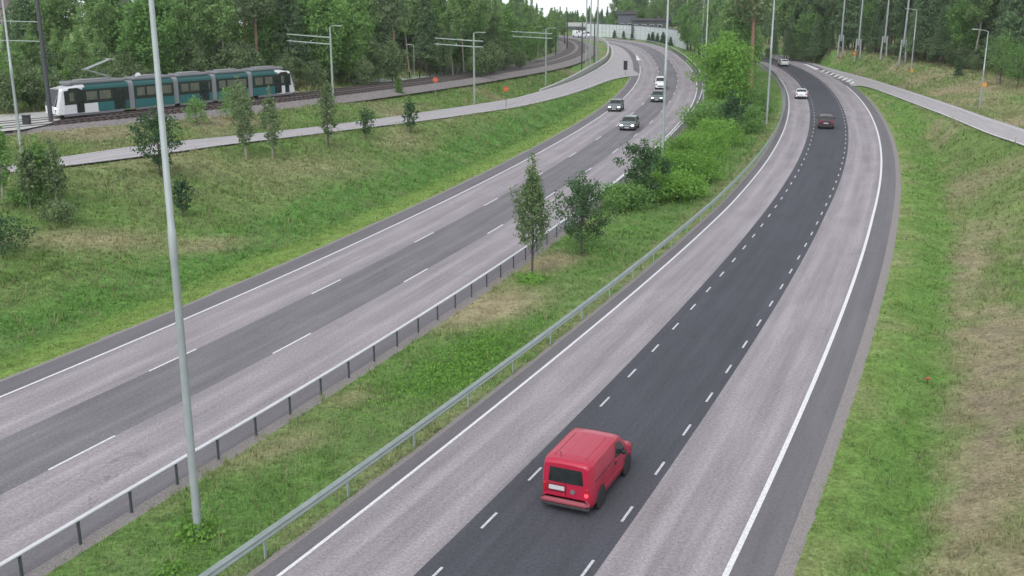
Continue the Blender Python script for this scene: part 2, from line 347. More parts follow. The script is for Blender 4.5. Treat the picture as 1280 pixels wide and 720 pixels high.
def solve():
    z=None
    for lev in (12.,6.,3.,1.5):
        xs=np.arange(GX0,GX1+.1,lev); ys=np.arange(GY0,GY1+.1,lev); X,Y=np.meshgrid(xs,ys,indexing='ij'); P=np.column_stack([X.ravel(),Y.ravel()])
        c=np.full(len(P),np.nan)
        h=lev*.5
        sl_,ol=RL.so(P); sr_,orr=RR.so(P); st,ot=TR.so(P)
        # far fields
        far=(ot<-16)&(np.abs(ot)<70)&(P[:,1]<260); 
        c[(ot<-14)&(ot>-18)&(st<250)]=4.3
        c[(ot<-45)&(ot>-55)&(st<250)]=5.5
        c[(orr>13.5+h*0)&(orr<15+h)&(sr_<75)&(P[:,1]>0)]=np.nan
        slope=(orr>10.8-h*.5)&(orr<11.8+h)&(sr_<150); c[slope]=-.55*np.clip((150-sr_[slope])/50,0,1)
        up=(orr>16.5)&(orr<18+h)&(sr_<45); c[up]=1.1
        up=(orr>26)&(orr<28+h)&(sr_<50); c[up]=2.3
        c[(ol<-4)&(ol>-5.2-h)&(sl_<150)]=-.35
        # ballast/tram corridor
        RW=catmull(np.array([unp(965,57.5,3.2),unp(1000,58.5,3.2),unp(1050,62,3.2),unp(1110,69,3.2),unp(1170,80,3.2),unp(1240,92,3.2),unp(1330,106,3.4)]),4.0)
        dq=np.min(np.hypot(P[:,None,0]-RW[None,:,0],P[:,None,1]-RW[None,:,1]),1); c[dq<3+h]=3.2
        m=(ot>-5.2)&(ot<5.8); c[m]=np.interp(st[m],TR.s,TR.z)-.28
        # ramps
        for (A,B) in ((LRa,LRb),(RFa,RFb)):
            m,zq=instrip(P,A,B,1.7); c[m]=zq[m]-.17
        m=(ol>-2.6)&(ol<12.6); c[m]=-.10
        m=(orr>-5.4)&(orr<10.0); c[m]=-.10
        # between main road and wall etc.
        m=(P[:,1]>120)&(ol>12.6)&(orr<-5.4); c[m]=-.05
        C=c.reshape(X.shape); fx=~np.isnan(C)
        b=np.zeros_like(C); b[0,:]=5.5; b[-1,:]=5; b[:,-1]=1.0; b[:,0]=np.interp(xs,[-150,-40,-25,0,12,30,60,186],[5,3.5,0,0,0,3.5,4,5])
        fb=np.zeros_like(fx); fb[0,:]=fb[-1,:]=fb[:,-1]=fb[:,0]=True; fb&=~fx
        if z is None: Z=np.full(C.shape,1.0)
        else:
            from numpy import interp
            Zx=np.array([np.interp(xs,pxs,z[:,k]) for k in range(z.shape[1])]).T; Z=np.array([np.interp(ys,pys,Zx[k]) for k in range(len(xs))])
        for it in range(500 if lev>2 else 250):
            Z[fx]=C[fx]; Z[fb]=b[fb]
            Zn=Z.copy(); Zn[1:-1,1:-1]=(Z[:-2,1:-1]+Z[2:,1:-1]+Z[1:-1,:-2]+Z[1:-1,2:])/4; Z=Zn
        Z[fx]=C[fx]; Z[fb]=b[fb]
        z,pxs,pys=Z,xs,ys
    return xs,ys,Z,fx
_,LRa,LRb=zipribbon(None,LRl,LRr,None); _,RFa,RFb=zipribbon(None,RRf,RRn,None)
xs,ys,Z,FX=solve()
def vnoise(x,y,s,seed=0):
    r=np.random.default_rng(seed).random((256,256)); x=np.asarray(x)/s+1000; y=np.asarray(y)/s+1000
    xi=np.floor(x).astype(int);yi=np.floor(y).astype(int);u=x-xi;v=y-yi;u=u*u*(3-2*u);v=v*v*(3-2*v)
    g=lambda a,b:r[a%256,b%256]
    return (g(xi,yi)*(1-u)+g(xi+1,yi)*u)*(1-v)+(g(xi,yi+1)*(1-u)+g(xi+1,yi+1)*u)*v
def fbm(x,y,s,seed=0): return (vnoise(x,y,s,seed)+.5*vnoise(x,y,s/2.1,seed+1)+.25*vnoise(x,y,s/4.3,seed+2))/1.75
X,Y=np.meshgrid(xs,ys,indexing='ij')
Z=Z+np.where(FX,0,(fbm(X,Y,7,3)-.5)*.35)
def hz(x,y):
    i=np.clip((np.asarray(x,float)-GX0)/GS,0,len(xs)-1.001); j=np.clip((np.asarray(y,float)-GY0)/GS,0,len(ys)-1.001)
    a=i.astype(int);b=j.astype(int);u=i-a;v=j-b
    return (Z[a,b]*(1-u)+Z[a+1,b]*u)*(1-v)+(Z[a,b+1]*(1-u)+Z[a+1,b+1]*u)*v
def G(px,py):
    zz=np.linspace(9,-2,900); pts=np.array([unp(px,py,z) for z in zz]); h=hz(pts[:,0],pts[:,1]); k=np.argmax(h>=zz)
    return (float(pts[k,0]),float(pts[k,1]),float(h[k]))
def ell(x,y,px,py,rx,ry,ang=0):
    c=G(px,py); dx=x-c[0];dy=y-c[1]; ca,sa=math.cos(ang),math.sin(ang); a=(dx*ca+dy*sa)/rx; b=(-dx*sa+dy*ca)/ry
    return np.clip(1.3-np.sqrt(a*a+b*b),0,1)
def zones(x,y):
    P=np.column_stack([x,y]); s1,ol=RL.so(P); s2,orr=RR.so(P); st,ot=TR.so(P)
    n1=fbm(x,y,9,11); n2=fbm(x,y,3.2,21); n3=fbm(x,y,18,31)
    dry=np.clip((n1-.52)*3,0,1)*.45; lush=np.zeros(len(x)); yel=np.zeros(len(x)); brown=np.zeros(len(x))
    med=(ol>11)&(orr<-3.5)
    leftb=ol<-1
    # left bank
    k=leftb&(ol>-3.6); yel[k]=.9; dry[k]=.1*n2[k]
    k=leftb&(ol<=-3.6)&(ol>-8.5); yel[k]=np.clip((ol[k]+5)/1.4,0,1)*.9; dry[k]*=.1; lush[k]=.75
    k=leftb&(ol<=-8.5); dry[k]=np.clip((n1[k]-.42)*3.2,0,1)*.8*np.clip((-8-ol[k])/4,0,1); lush[k]=.25
    k=leftb&(s1>130); dry[k]*=.3; lush[k]=.45
    dry=np.maximum(dry,.8*np.maximum(ell(x,y,258,307,3.5,1.2,.9),ell(x,y,115,300,5,2,.5))); 
    dry=np.maximum(dry,.55*ell(x,y,370,210,9,3,.9))
    k=(ot>2)&(ot<16)&leftb; dry[k]=np.maximum(dry[k],np.clip((n1[k]-.45)*3,0,1)*.6); brown[k]=np.clip((n1[k]-.5)*3,0,.5)
    # median
    dry[med]=np.clip((n1[med]-.5)*3.0,0,1)*.7; lush[med]=.35
    k=med&(orr>-9); lush[k]=.6; dry[k]*=.45
    dry=np.maximum(dry,1.0*np.maximum(ell(x,y,612,385,4.6,2.3,1.0)*1.3,ell(x,y,685,328,3.8,1.7,1.0)*1.2))
    dry=np.maximum(dry,.8*np.maximum(ell(x,y,350,560,2.8,.9,1.0),ell(x,y,430,500,1.5,.8,1.0)))
    dry=np.clip(dry,0,1); e=ell(x,y,560,470,3.6,1.6,1.05); e2=ell(x,y,610,438,2.4,.9,1.05); lush=np.maximum(lush,np.maximum(e,e2)); dry*=1-.8*np.maximum(e,e2)
    k=(orr>-5.3)&(orr<-4.2)&(s2<140); dry[k]=.5
    # right
    rt=orr>8
    k=rt&(orr<10.8); lush[k]=.3; yel[k]=.5; dry[k]=np.clip((n2[k]-.45)*3,0,1)*.5
    k=rt&(orr>=9.6)&(orr<11.8); lush[k]=.7; yel[k]=.3; dry[k]*=.3
    k=rt&(orr>=11.8); f=np.clip((75-s2[k])/35,0,1); rt_=fbm(s2[k]*.22,orr[k]*1.5,1.3,71)-.5; st_=np.exp(-((orr[k]-13.6-(n3[k]-.5)*2)/1.5)**2); f=np.clip((80-s2[k])/40,0,1); dry[k]=np.clip(.12+f*(.85*st_+.35)*np.clip(.4+n1[k]*1.1,.5,1.1)+(n1[k]-.5)*1.1+rt_*2.6*(.4+f),0,.95)*np.clip((orr[k]-11.6)/.6,.3,1); brown[k]=np.clip(f*.8*st_*(n2[k]+.1)+rt_*f*1.8+(n1[k]-.55)*1.5*f+np.clip(n1[k]-.6,0,1)*2,0,.8)
    k=rt&(orr>=11.8)&(s2>80); dry[k]=np.clip((n1[k]-.46)*2.4,0,.6); brown[k]=np.clip((n1[k]-.6)*3,0,.6)
    k=rt&(orr>16)&(s2>110)&(y>100); dry[k]=np.clip(.35+(n1[k]-.4)*2.5,0,1); lush[k]=.15
    return dry,lush,yel,brown
def grass_rgb(d,l,ye,b):
    base=np.array([.162,.246,.076]); dryc=np.array([.34,.30,.185]); lu=np.array([.098,.238,.050]); yl=np.array([.19,.30,.072]); br=np.array([.24,.20,.15])
    c=base*(1-l[:,None])+lu*l[:,None]; c=c*(1-ye[:,None])+yl*ye[:,None]; c=c*(1-d[:,None])+dryc*d[:,None]; b=b[:,None]*.7; return c*(1-b)+br*b
def setcol(me,c,name='Col'):
    a=me.color_attributes.new(name,'FLOAT_COLOR','POINT'); a.data.foreach_set('color',np.column_stack([c,np.ones(len(c))]).astype(np.float32).ravel())
def ground_mat():
    m=bpy.data.materials.new('grass ground'); m.use_nodes=True; t=m.node_tree; K=t.links.new; b=t.nodes['Principled BSDF']; b.inputs['Roughness'].default_value=.95; b.inputs['Specular IOR Level'].default_value=.1
    at=N(t,'ShaderNodeAttribute',attribute_name='Col'); tcn=N(t,'ShaderNodeTexCoord')
    def nz(sc,det,lo,hi,sc3=(1,1,1)):
        mp=N(t,'ShaderNodeMapping'); mp.inputs['Scale'].default_value=sc3; K(tcn.outputs['Object'],mp.inputs[0])
        n=N(t,'ShaderNodeTexNoise'); n.inputs['Scale'].default_value=sc; n.inputs['Detail'].default_value=det; n.inputs['Roughness'].default_value=.7; K(mp.outputs[0],n.inputs['Vector'])
        r=N(t,'ShaderNodeMapRange'); r.inputs[1].default_value=.32; r.inputs[2].default_value=.68; r.inputs[3].default_value=lo; r.inputs[4].default_value=hi; K(n.outputs[0],r.inputs[0]); return n,r.outputs[0]
    n1,a=nz(1.1,6,.72,1.3); n2,c=nz(7,5,.6,1.4)
    mu=N(t,'ShaderNodeMath',operation='MULTIPLY'); K(a,mu.inputs[0]); K(c,mu.inputs[1])
    s=N(t,'ShaderNodeVectorMath',operation='SCALE'); K(at.outputs['Color'],s.inputs[0]); K(mu.outputs[0],s.inputs['Scale'])
    # straw patches of their own shape
    n3,f=nz(.55,8,0,1); mi=N(t,'ShaderNodeMix',data_type='RGBA'); mi.inputs[7].default_value=(.24,.26,.13,1)
    r=N(t,'ShaderNodeMapRange'); r.inputs[1].default_value=.56; r.inputs[2].default_value=.75; r.inputs[3].default_value=0; r.inputs[4].default_value=.45; K(n3.outputs[0],r.inputs[0])
    K(r.outputs[0],mi.inputs[0]); K(s.outputs[0],mi.inputs[6]); K(mi.outputs[2],b.inputs['Base Color'])
    bp=N(t,'ShaderNodeBump'); bp.inputs['Strength'].default_value=.9; bp.inputs['Distance'].default_value=.15; K(n2.outputs[0],bp.inputs['Height']); K(bp.outputs[0],b.inputs['Normal'])
    return m
M_GROUND=ground_mat()
def build_ground():
    # fine grid + coarse apron, one sheet
    ax=np.concatenate([[-1500,-900,-500,-300,-220],xs,[250,350,600,1000,1500]]); ay=np.concatenate([[-400,-150,-60],ys,[520,640,850,1200,1700]])
    XX,YY=np.meshgrid(ax,ay,indexing='ij'); zz=hz(np.clip(XX,GX0,GX1),np.clip(YY,GY0,GY1))
    dx=np.maximum(np.maximum(GX0-XX,XX-GX1),0); dy=np.maximum(np.maximum(-YY-60,YY-GY1),0); d=np.hypot(dx,dy)
    zz=zz-d*.036*np.clip(d/300,0,1)
    V=np.column_stack([XX.ravel(),YY.ravel(),zz.ravel()]); nx,ny=len(ax),len(ay)
    i,j=np.meshgrid(np.arange(nx-1),np.arange(ny-1),indexing='ij'); a=(i*ny+j).ravel()
    Fc=np.stack([a,a+ny,a+ny+1,a+1],1)
    o=mkmesh('ground',V,Fc,M_GROUND,smooth=True); tag(o,kind='structure')
    dz,lu,ye,br=zones(V[:,0],V[:,1]); setcol(o.data,grass_rgb(dz,lu,ye,br))
build_ground()
# ------------------------------------------------------------ roads
def line(road,f,w_,name,parent,m=M_PAINT,s0=None,s1=None,z=.012,ds=2.0):
    return ribbon(name,road,(lambda s:f(s)-w_/2) if callable(f) else f-w_/2,(lambda s:f(s)+w_/2) if callable(f) else f+w_/2,z,m,parent,s0,s1,ds=ds)
def dashes(road,f,w_,name,parent,start,period,ln,s1,m=M_PAINT,z=.012):
    V=[];Fc=[]; s=start
    while s<s1:
        n=max(1,int(ln/1.5)); ss=np.linspace(s-ln/2,s+ln/2,n+1); o=f(ss) if callable(f) else np.full(len(ss),f); t=np.interp(ss,road.s,road.t); nn=np.stack([np.sin(t),-np.cos(t)],1); C=road.at(ss)
        a=C+(o-w_/2)[:,None]*nn; b=C+(o+w_/2)[:,None]*nn; k=len(V)
        for p,q in zip(a,b): V+=[(*p,z),(*q,z)]
        for i in range(n): Fc.append((k+2*i,k+2*i+1,k+2*i+3,k+2*i+2))
        s+=period
    return mkmesh(name,V,Fc,m,parent)
rl=ribbon('road',RL,0.0-.10,lambda s:o_LD1(s),0,A_LIGHT); tag(rl,kind='structure')
ribbon('middle_lane',RL,o_LD1,o_LD2,0,A_MID,rl); ribbon('inner_lane',RL,o_LD2,lambda s:o_LRS(s)-.05,0,A_LIGHT,rl)
ribbon('shoulder',RL,lambda s:np.full(len(s),-1.35),-.10,0,A_SHOULDER,rl); ribbon('shoulder',RL,lambda s:o_LRS(s)-.05,o_LRE,0,A_SHOULDER,rl)
line(RL,0.0,.12,'edge_line',rl,s1=196); line(RL,lambda s:o_LRS(s)+.1,.15,'edge_line',rl,s0=20)
def s_of(road,px,py): return float(road.so(np.array([unp(px,py)]))[0][0])
dashes(RL,o_LD1,.10,'dashed_line',rl,s_of(RL,217,450),12.35,3.0,330)
dashes(RL,o_LD2,.10,'dashed_line',rl,s_of(RL,104,565.5),12.35,3.0,330)
gv=ribbon('gravel_verge',RL,-1.35,-2.4,0.0,M_GRAVEL,s1=205,zb=-.25,jit=.03,ds=.5); tag(gv,kind='structure')
gv=ribbon('gravel_verge',RL,lambda s:o_LRE(s),lambda s:o_LRE(s)+1.0,0.0,M_GRAVEL,zb=-.26,jit=.03,ds=.5); tag(gv,kind='structure')
rr=ribbon('road',RR,o_RLS,-.5,0,A_LIGHT,nx=1); tag(rr,kind='structure')
ribbon('middle_lane',RR,-.5,lambda s:o_RDR(s)+.28,0,A_DARK,rr); ribbon('outer_lane',RR,lambda s:o_RDR(s)+.28,lambda s:o_RRS(s),0,A_LIGHT,rr)
ribbon('shoulder',RR,lambda s:o_RLS(s)-.62,o_RLS,0,A_SHOULDER,rr); ribbon('shoulder',RR,lambda s:o_RRS(s),o_RAE,0,A_SHOULDER,rr)
line(RR,o_RLS,.12,'edge_line',rr); line(RR,o_RRS,.165,'edge_line',rr,s1=183)
dashes(RR,0.0,.085,'dashed_line',rr,s_of(RR,612,651)-3.43*4,3.43,1.05,235,M_DASH); dashes(RR,o_RDR,.085,'dashed_line',rr,s_of(RR,784.5,643)-3.43*4,3.43,1.05,235,M_DASH)
gv=ribbon('gravel_verge',RR,lambda s:o_RAE(s),lambda s:o_RAE(s)+.95,0.0,M_GRAVEL,s1=165,zb=-.22,jit=.03,ds=.5); tag(gv,kind='structure')
gv=ribbon('gravel_verge',RR,lambda s:o_RLS(s)-.62,lambda s:np.minimum(o_PR(s)+.35,o_RLS(s)-.9),0.0,M_GRAVEL,zb=-.06,jit=.03,ds=.5); tag(gv,kind='structure')
ra,_,_=zipribbon('ramp',LRl,LRr,A_RAMP,nx=5,dz=-.012); tag(ra,kind='structure')
def polyline(P,w_,name,parent,m,dz=.006):
    P=np.array(P); g=np.gradient(P[:,:2],axis=0); g/=np.hypot(*g.T)[:,None]; n=np.stack([g[:,1],-g[:,0]],1)*w_/2
    a=np.column_stack([P[:,:2]-n,P[:,2]+dz]);b=np.column_stack([P[:,:2]+n,P[:,2]+dz]); k=len(P); i=np.arange(k-1)
    return mkmesh(name,np.vstack([a,b]),np.stack([i,i+k,i+k+1,i+1],1),m,parent)
def lerp(A,B,f): return A+(B-A)*f
nL=len(LRa)
polyline(lerp(LRa,LRb,.06)[:int(nL*.95)],.18,'edge_line',ra,M_PAINTW); polyline(lerp(LRa,LRb,.93)[:int(nL*.8)],.18,'edge_line',ra,M_PAINTW)
rb,RFa2,RFb2=zipribbon('ramp',RRf,RRn,A_RAMP,nx=5,dz=-.012); tag(rb,kind='structure')
polyline(lerp(RFa,RFb,.14),.16,'edge_line',rb,M_PAINTW); nR=len(RFa); polyline(lerp(RFa,RFb,.95)[:int(nR*.55)],.25,'edge_line',rb,M_PAINTW)
# splitter markings: white tip and bars
def poly_mark(pts,name,parent,m=M_PAINT,z=.016):
    return mkmesh(name,[(*unp(a,b,0),z) for a,b in pts],[tuple(range(len(pts)))[::-1]],m,parent)
poly_mark([(795.2,67.8),(801,75.3),(795.5,75.5)],'splitter_tip',rl)
poly_mark([(1003,79.5),(1010,80.7),(1024.5,86.2),(1019.5,87.5)],'splitter_tip',rr)
bars=MB()
for k in range(9):
    f=k/8; cx_,cy_=1029+f*43,88.5+f*16.5; wv=1.6+.9*f; a=unp(cx_-2.0-1.0*f,cy_+1.2+.7*f,.0); b=unp(cx_+2.0+1.2*f,cy_-1.1-.6*f,0)
    d=np.array(b)-np.array(a); d/=np.hypot(*d); n=np.array([-d[1],d[0]])*.28
    bars.add([(a[0]-n[0],a[1]-n[1],.02),(b[0]-n[0],b[1]-n[1],.02),(b[0]+n[0],b[1]+n[1],.02),(a[0]+n[0],a[1]+n[1],.02)],[(0,1,2,3)])
bars.build('hatch_marking',M_PAINT,rr)
# ------------------------------------------------------------ tram tracks
def tribbon(name,fa,fb,dz,m,parent=None,nx=1,zb=None,s0=0,s1=None):
    s1=TR.s1 if s1 is None else s1; ss=np.arange(s0,s1+.1,2.); C=TR.at(ss); t=np.interp(ss,TR.s,TR.t); nn=np.stack([np.sin(t),-np.cos(t)],1); z=TR.zz(ss)
    a=np.column_stack([C+fa*nn,z+dz]); b=np.column_stack([C+fb*nn,z+(dz if zb is None else zb)]); k=len(ss); i=np.arange(k-1)
    return mkmesh(name,np.vstack([a,b]),np.stack([i,i+k,i+k+1,i+1],1),m,parent,uv=np.vstack([np.column_stack([np.zeros(k),ss]),np.column_stack([np.full(k,fb-fa),ss])]))
bal=tribbon('track_bed',-2.3,5.3,-.04,M_BALLAST); tag(bal,kind='structure')
tribbon('shoulder',5.3,6.9,-.04,M_BALLAST,bal,zb=-.5); tribbon('shoulder',-3.3,-2.3,-.30,M_BALLAST,bal,zb=-.04)
for tr in (0,3.3):
    ss=np.arange(0,TR.s1,.7)
    sb=MB()
    C=TR.at(ss,tr); zs=TR.zz(ss)
    for s_,c_,z_ in zip(ss,C,zs): sb.box((c_[0],c_[1],z_-.03),(.24,2.4,.1),rz=TR.ang(s_))
    sb.build('sleepers',M_SLEEP,bal)
    for g in(-.72,.72):
        rbm=MB(); ss=np.arange(0,TR.s1,2.); C=TR.at(ss,tr+g); P=[(c[0],c[1],z+.06) for c,z in zip(C,TR.zz(ss))]
        rbm.tube(P,.09,n=4); rbm.build('rail',M_RUST,bal)
# pale paving by the stop, the crossing path
pv=mkmesh('pavement',[(*unp(a,b,4.15),4.19) for a,b in((-60,147),(75,139),(75,150),(56,157),(30,162),(-60,171))],[(0,1,2,3,4,5)][::-1],M_CONC); tag(pv,kind='structure')
def pathpoly(pts,w_,name,m):
    P=np.array([G(*p) for p in pts]); P=catmull(P,1.5); P[:,2]=hz(P[:,0],P[:,1])+.05
    g=np.gradient(P[:,:2],axis=0); g/=np.hypot(*g.T)[:,None]; n=np.stack([g[:,1],-g[:,0]],1)*w_/2
    a=P[:,:2]-n;b=P[:,:2]+n; va=np.column_stack([a,np.maximum(hz(*a.T),P[:,2]-.05)+.06]); vb=np.column_stack([b,np.maximum(hz(*b.T),P[:,2]-.05)+.06]); k=len(P); i=np.arange(k-1)
    o=mkmesh(name,np.vstack([va,vb]),np.stack([i,i+k,i+k+1,i+1],1),m); return tag(o,kind='structure')
pathpoly([(440,103.5),(480,101),(520,96.5),(545,92)],3.0,'path',M_CONC)
pathpoly([(575,94),(562,88),(548,83),(535,80)],5.0,'path',A_MID)
# ------------------------------------------------------------ guard rails
def wbeam(road,off,s0,s1,z0,face,m,name,parent):
    prof=[(0,.0),(.0,.02),(.075,.07),(.075,.11),(.0,.15),(.0,.17),(.075,.20),(.075,.25),(.0,.30),(.0,.325),(-.012,.325),(-.012,0)]
    ss=np.arange(s0,s1,2.0); V=[]
    C=road.at(ss); t=np.interp(ss,road.s,road.t); nn=np.stack([np.sin(t),-np.cos(t)],1); o=off(ss)
    k=len(prof)
    for c,n,oo in zip(C,nn,o):
        for a,b in prof: V.append((c[0]+n[0]*(oo+a*face),c[1]+n[1]*(oo+a*face),z0+b))
    V=np.array(V); i=np.arange(len(ss)-1)[:,None]*k; j=np.arange(k)[None]; 
    Fc=np.stack([i+j,i+(j+1)%k,i+k+(j+1)%k,i+k+j],-1).reshape(-1,4)
    return mkmesh(name,V,Fc,m,parent)
def boxbeam(road,off,s0,s1,z0,w_,h_,m,name,parent):
    ss=np.arange(s0,s1,2.0); C=road.at(ss); t=np.interp(ss,road.s,road.t); nn=np.stack([np.sin(t),-np.cos(t)],1); o=off(ss); V=[]
    prof=[(-w_/2,.02),(-w_/2+.02,0),(w_/2-.02,0),(w_/2,.02),(w_/2,h_-.02),(w_/2-.02,h_),(-w_/2+.02,h_),(-w_/2,h_-.02)]; k=8
    for c,n,oo in zip(C,nn,o):
        for a,b in prof: V.append((c[0]+n[0]*(oo+a),c[1]+n[1]*(oo+a),z0+b))
    i=np.arange(len(ss)-1)[:,None]*k; j=np.arange(k)[None]
    return mkmesh(name,np.array(V),np.stack([i+j,i+(j+1)%k,i+k+(j+1)%k,i+k+j],-1).reshape(-1,4),m,parent)
def guardrail(road,off,s0,s1,step,label,face,m,mp,first=None,box=False):
    p0=road.at(s0,0); g=empty('guard_rail',(0,0,0),0,label,'guard rail')
    if box: boxbeam(road,off,s0,s1,.70,.15,.07,m,'rail_beam',g); boxbeam(road,lambda s:off(s)-.06,s0,s1,.63,.05,.085,mp,'rail_bracket',g)
    else: wbeam(road,lambda s:off(s)+face*.07,s0,s1,.44,face,m,'rail_beam',g)
    ps=np.arange(first if first is not None else s0+.5,s1,step); proto=None
    pd=sorted(ps,key=lambda s:np.hypot(*road.at(s)) if road.at(s)[1]>18 else 1e3); near=pd[:98]; rest=MB()
    for s_ in ps:
        c=road.at(s_); t=road.ang(s_); o=float(off(s_)); x,y=c[0]+math.sin(t)*o,c[1]-math.cos(t)*o
        if s_ in near:
            if proto is None:
                b=MB(); b.box((0,0,.18),(.10,.05,1.1),bev=.01); proto=b.build('post',mp,g); q=proto
            else:
                q=proto.copy(); COL.objects.link(q); q.parent=g
            q.location=(x,y,-.02); q.rotation_euler=(0,0,t)
        else: rest.box((x,y,.16),(.10,.05,1.1),rz=t)
    if rest.V: tag(rest.build('posts',mp,g),kind='stuff')
    return g
sPL=float(RL.so(np.array([unp(101,679)]))[0][0])
guardrail(RL,lambda s:o_LRE(s)+.1,-24,330,2.05,'steel guard rail with dark posts between the left carriageway and the grassy median',-1,M_RAILB,M_POST,first=sPL-2.05*5,box=True)
sPR=float(RR.so(np.array([unp(332.5,692.5)]))[0][0])
guardrail(RR,lambda s:o_PR(s),-6,250,4.1,'greenish grey guard rail along the left edge of the right carriageway',1,M_RAILG,M_RAILG,first=sPR-4.1*2)
# barrier beside the left ramp
def barrier(P,h,th,name,label,m,cat):
    P=np.array(P); g=np.gradient(P[:,:2],axis=0); g/=np.hypot(*g.T)[:,None]; n=np.stack([g[:,1],-g[:,0]],1); V=[]
    hh=h if hasattr(h,'__len__') else [h]*len(P)
    prof=lambda H_:[(-th/2,-.3),(-th/2,H_-.05),(-th/4,H_),(th/4,H_),(th/2,H_-.05),(th/2,-.3)]
    for p,nn,H_ in zip(P,n,hh):
        for a,b in prof(H_): V.append((p[0]+nn[0]*a,p[1]+nn[1]*a,p[2]+b))
    k=6; Fc=[(i*k+j,i*k+(j+1)%k,(i+1)*k+(j+1)%k,(i+1)*k+j) for i in range(len(P)-1) for j in range(k)]+[tuple(range(k)),tuple(range((len(P)-1)*k,len(P)*k))[::-1]]
    o=mkmesh(name,V,Fc,m); 
    if label: tag(o,label,cat)
    return o
i0=int(nL*.60); BL=lerp(LRa,LRb,-.12)[i0:]
barrier(BL,list(np.clip(np.linspace(.1,3,len(BL)),.1,.95)),.35,'concrete_barrier','pale concrete barrier curving along the outside of the ramp','barrier',None) if False else None
bo=barrier(BL,list(np.clip(np.linspace(.1,3,len(BL)),.1,1.0)),.4,'concrete_barrier','pale concrete barrier curving along the outer edge of the ramp on the left',M_CONC,'barrier')
# ------------------------------------------------------------ poles and signs
def towards(p): return math.atan2(-p[1],-p[0])
def lamp_mast(px,py,h,label,r0=.12,r1=.06,lean=0,arm=1.8,armdir=None,z=None,m=M_POLE,name='street_lamp',group='tall lamp masts along the highway',pos=None,double=False,):
    p=pos or G(px,py); ad=armdir if armdir is not None else 0
    e=empty(name,p,ad,label,'street lamp',group)
    b=MB(); b.tube([(0,0,-.3),(0,0,.02),(0,0,h*.48),(0,0,h*.482),(lean*.5,0,h*.53),(0,0,h*.532),(lean,0,h)],[r0*1.1,r0*1.08,r0*.94,r0*1.02,r0*1.0,r0*.86,r1],10); b.build('pole',m,e,True)
    b=MB(); b.box((0,0,.02),(r0*3.6,r0*3.6,.05)); b.build('base_plate',M_STEEL,e)
    b=MB(); b.box((0,-r0*1.1,1.0),(.12,.02,.34),bev=.008); b.build('hatch_cover',M_STEEL,e)
    for sg in ((1,-1) if double else (1,)):
        b=MB(); b.tube([(lean,0,h-.05),(lean+sg*arm*.3,0,h+.25*arm*.3),(lean+sg*arm,0,h+.16*arm)],[r1*.8,r1*.7,r1*.6],8); a=b.build('arm',m,e,True)
        b=MB(); b.box((lean+sg*(arm+.3),0,h+.17*arm),(.75,.28,.12),bev=.05); b.build('lamp_head',M_STEEL,e)
    return e
lamp_mast(248,668,17,'tall steel lamp mast with leafy weeds at its foot, nearest in the median',.115,.06,arm=2.2,armdir=2.2)
lamp_mast(827,215,17,'tall lamp mast rising from the bright shrubs in the median',.12,.07,armdir=2.6)
lamp_mast(958,155,17,'tall lamp mast beside the curved guard rail at the edge of the median wood',.12,.07,armdir=.1)
lamp_mast(879,132,17,'tall lamp mast behind the left carriageway guard rail, beside the bright maple',.11,.07,armdir=3)
lamp_mast(876.5,79,17,'slim lamp mast behind the barrier where the left carriageway curves away',.11,.07,armdir=3)
lamp_mast(857,56,17,'farthest lamp mast at the right end of the pale noise wall',.11,.07,armdir=3)
lamp_mast(770,50,15,'lamp mast rising above the left part of the noise wall',.10,.07,armdir=3) if False else None
lamp_mast(28,200,12.4,'lamp post at the far left beside the ramp with its arm over the paving',.10,.05,arm=1.0,armdir=.2,group='shorter lamp posts')
lamp_mast(1139,86,9.6,'lamp post behind a yellow sign on the straw bank',.12,.07,arm=1.2,armdir=2.9,group='shorter lamp posts')
lamp_mast(1224,136,9.0,'lamp post rising by the rightmost yellow sign on the bank',.09,.05,arm=1.2,armdir=3.0,group='shorter lamp posts')
lamp_mast(429,101,4.2,'short path lamp by the grass behind the tram line',.06,.045,arm=.35,armdir=3.3,m=M_STEEL,group='short path lamps')
lamp_mast(518,97,4.6,'short path lamp beside the paved crossing',.06,.045,arm=.35,armdir=3.3,m=M_STEEL,group='short path lamps')
# catenary masts
def catenary(px,py,h,label,arms,lamp=True,armlen=6,m=M_GPOLE,back=0,r=.13):
    p=G(px,py); s_,o_=TR.so(np.array([[p[0],p[1]]])); th=TR.ang(s_[0]); d=th+PI/2   # pointing to the track side
    e=empty('catenary_mast',p,d,label,'overhead line mast','masts of the tram overhead line')
    b=MB(); b.tube([(0,0,-.3),(0,0,h*.6),(0,0,h)],[r,r*.9,r*.75],10); b.build('pole',m,e,True)
    for z in arms:
        b=MB(); b.tube([(-back,0,z-.02),(0,0,z),(armlen,0,z+.25)],[.07,.085,.06],8); b.build('bracket_arm',m,e,True)
    for xx in (armlen*.45,armlen*.93):
        b=MB(); b.tube([(xx,0,arms[0]),(xx,0,arms[-1]-.35)],.03,6); b.box((xx,0,arms[-1]-.4),(.16,.1,.14),bev=.03); b.build('insulator',M_STEEL,e)
    if lamp:
        b=MB(); b.tube([(0,0,h-.02),(-.3,0,h+.12),(-1.1,0,h+.12)],.05,6); b.build('lamp_arm',m,e); b=MB(); b.box((-1.3,0,h+.12),(.6,.25,.1),bev=.04); b.build('lamp_head',M_STEEL,e)
    return e
catenary(416.5,125.5,7.7,'green grey overhead line mast with two long arms, standing beside the tram',[5.9,6.6],armlen=6.0)
catenary(593,131,8.6,'overhead line mast with two arms over the track, left of the no entry sign',[7.0,7.7],armlen=5.2,back=1.2)
catenary(682,109,8.8,'overhead line mast with two arms beside the start of the ramp barrier',[7.4,8.1],armlen=5.5,back=1.0)
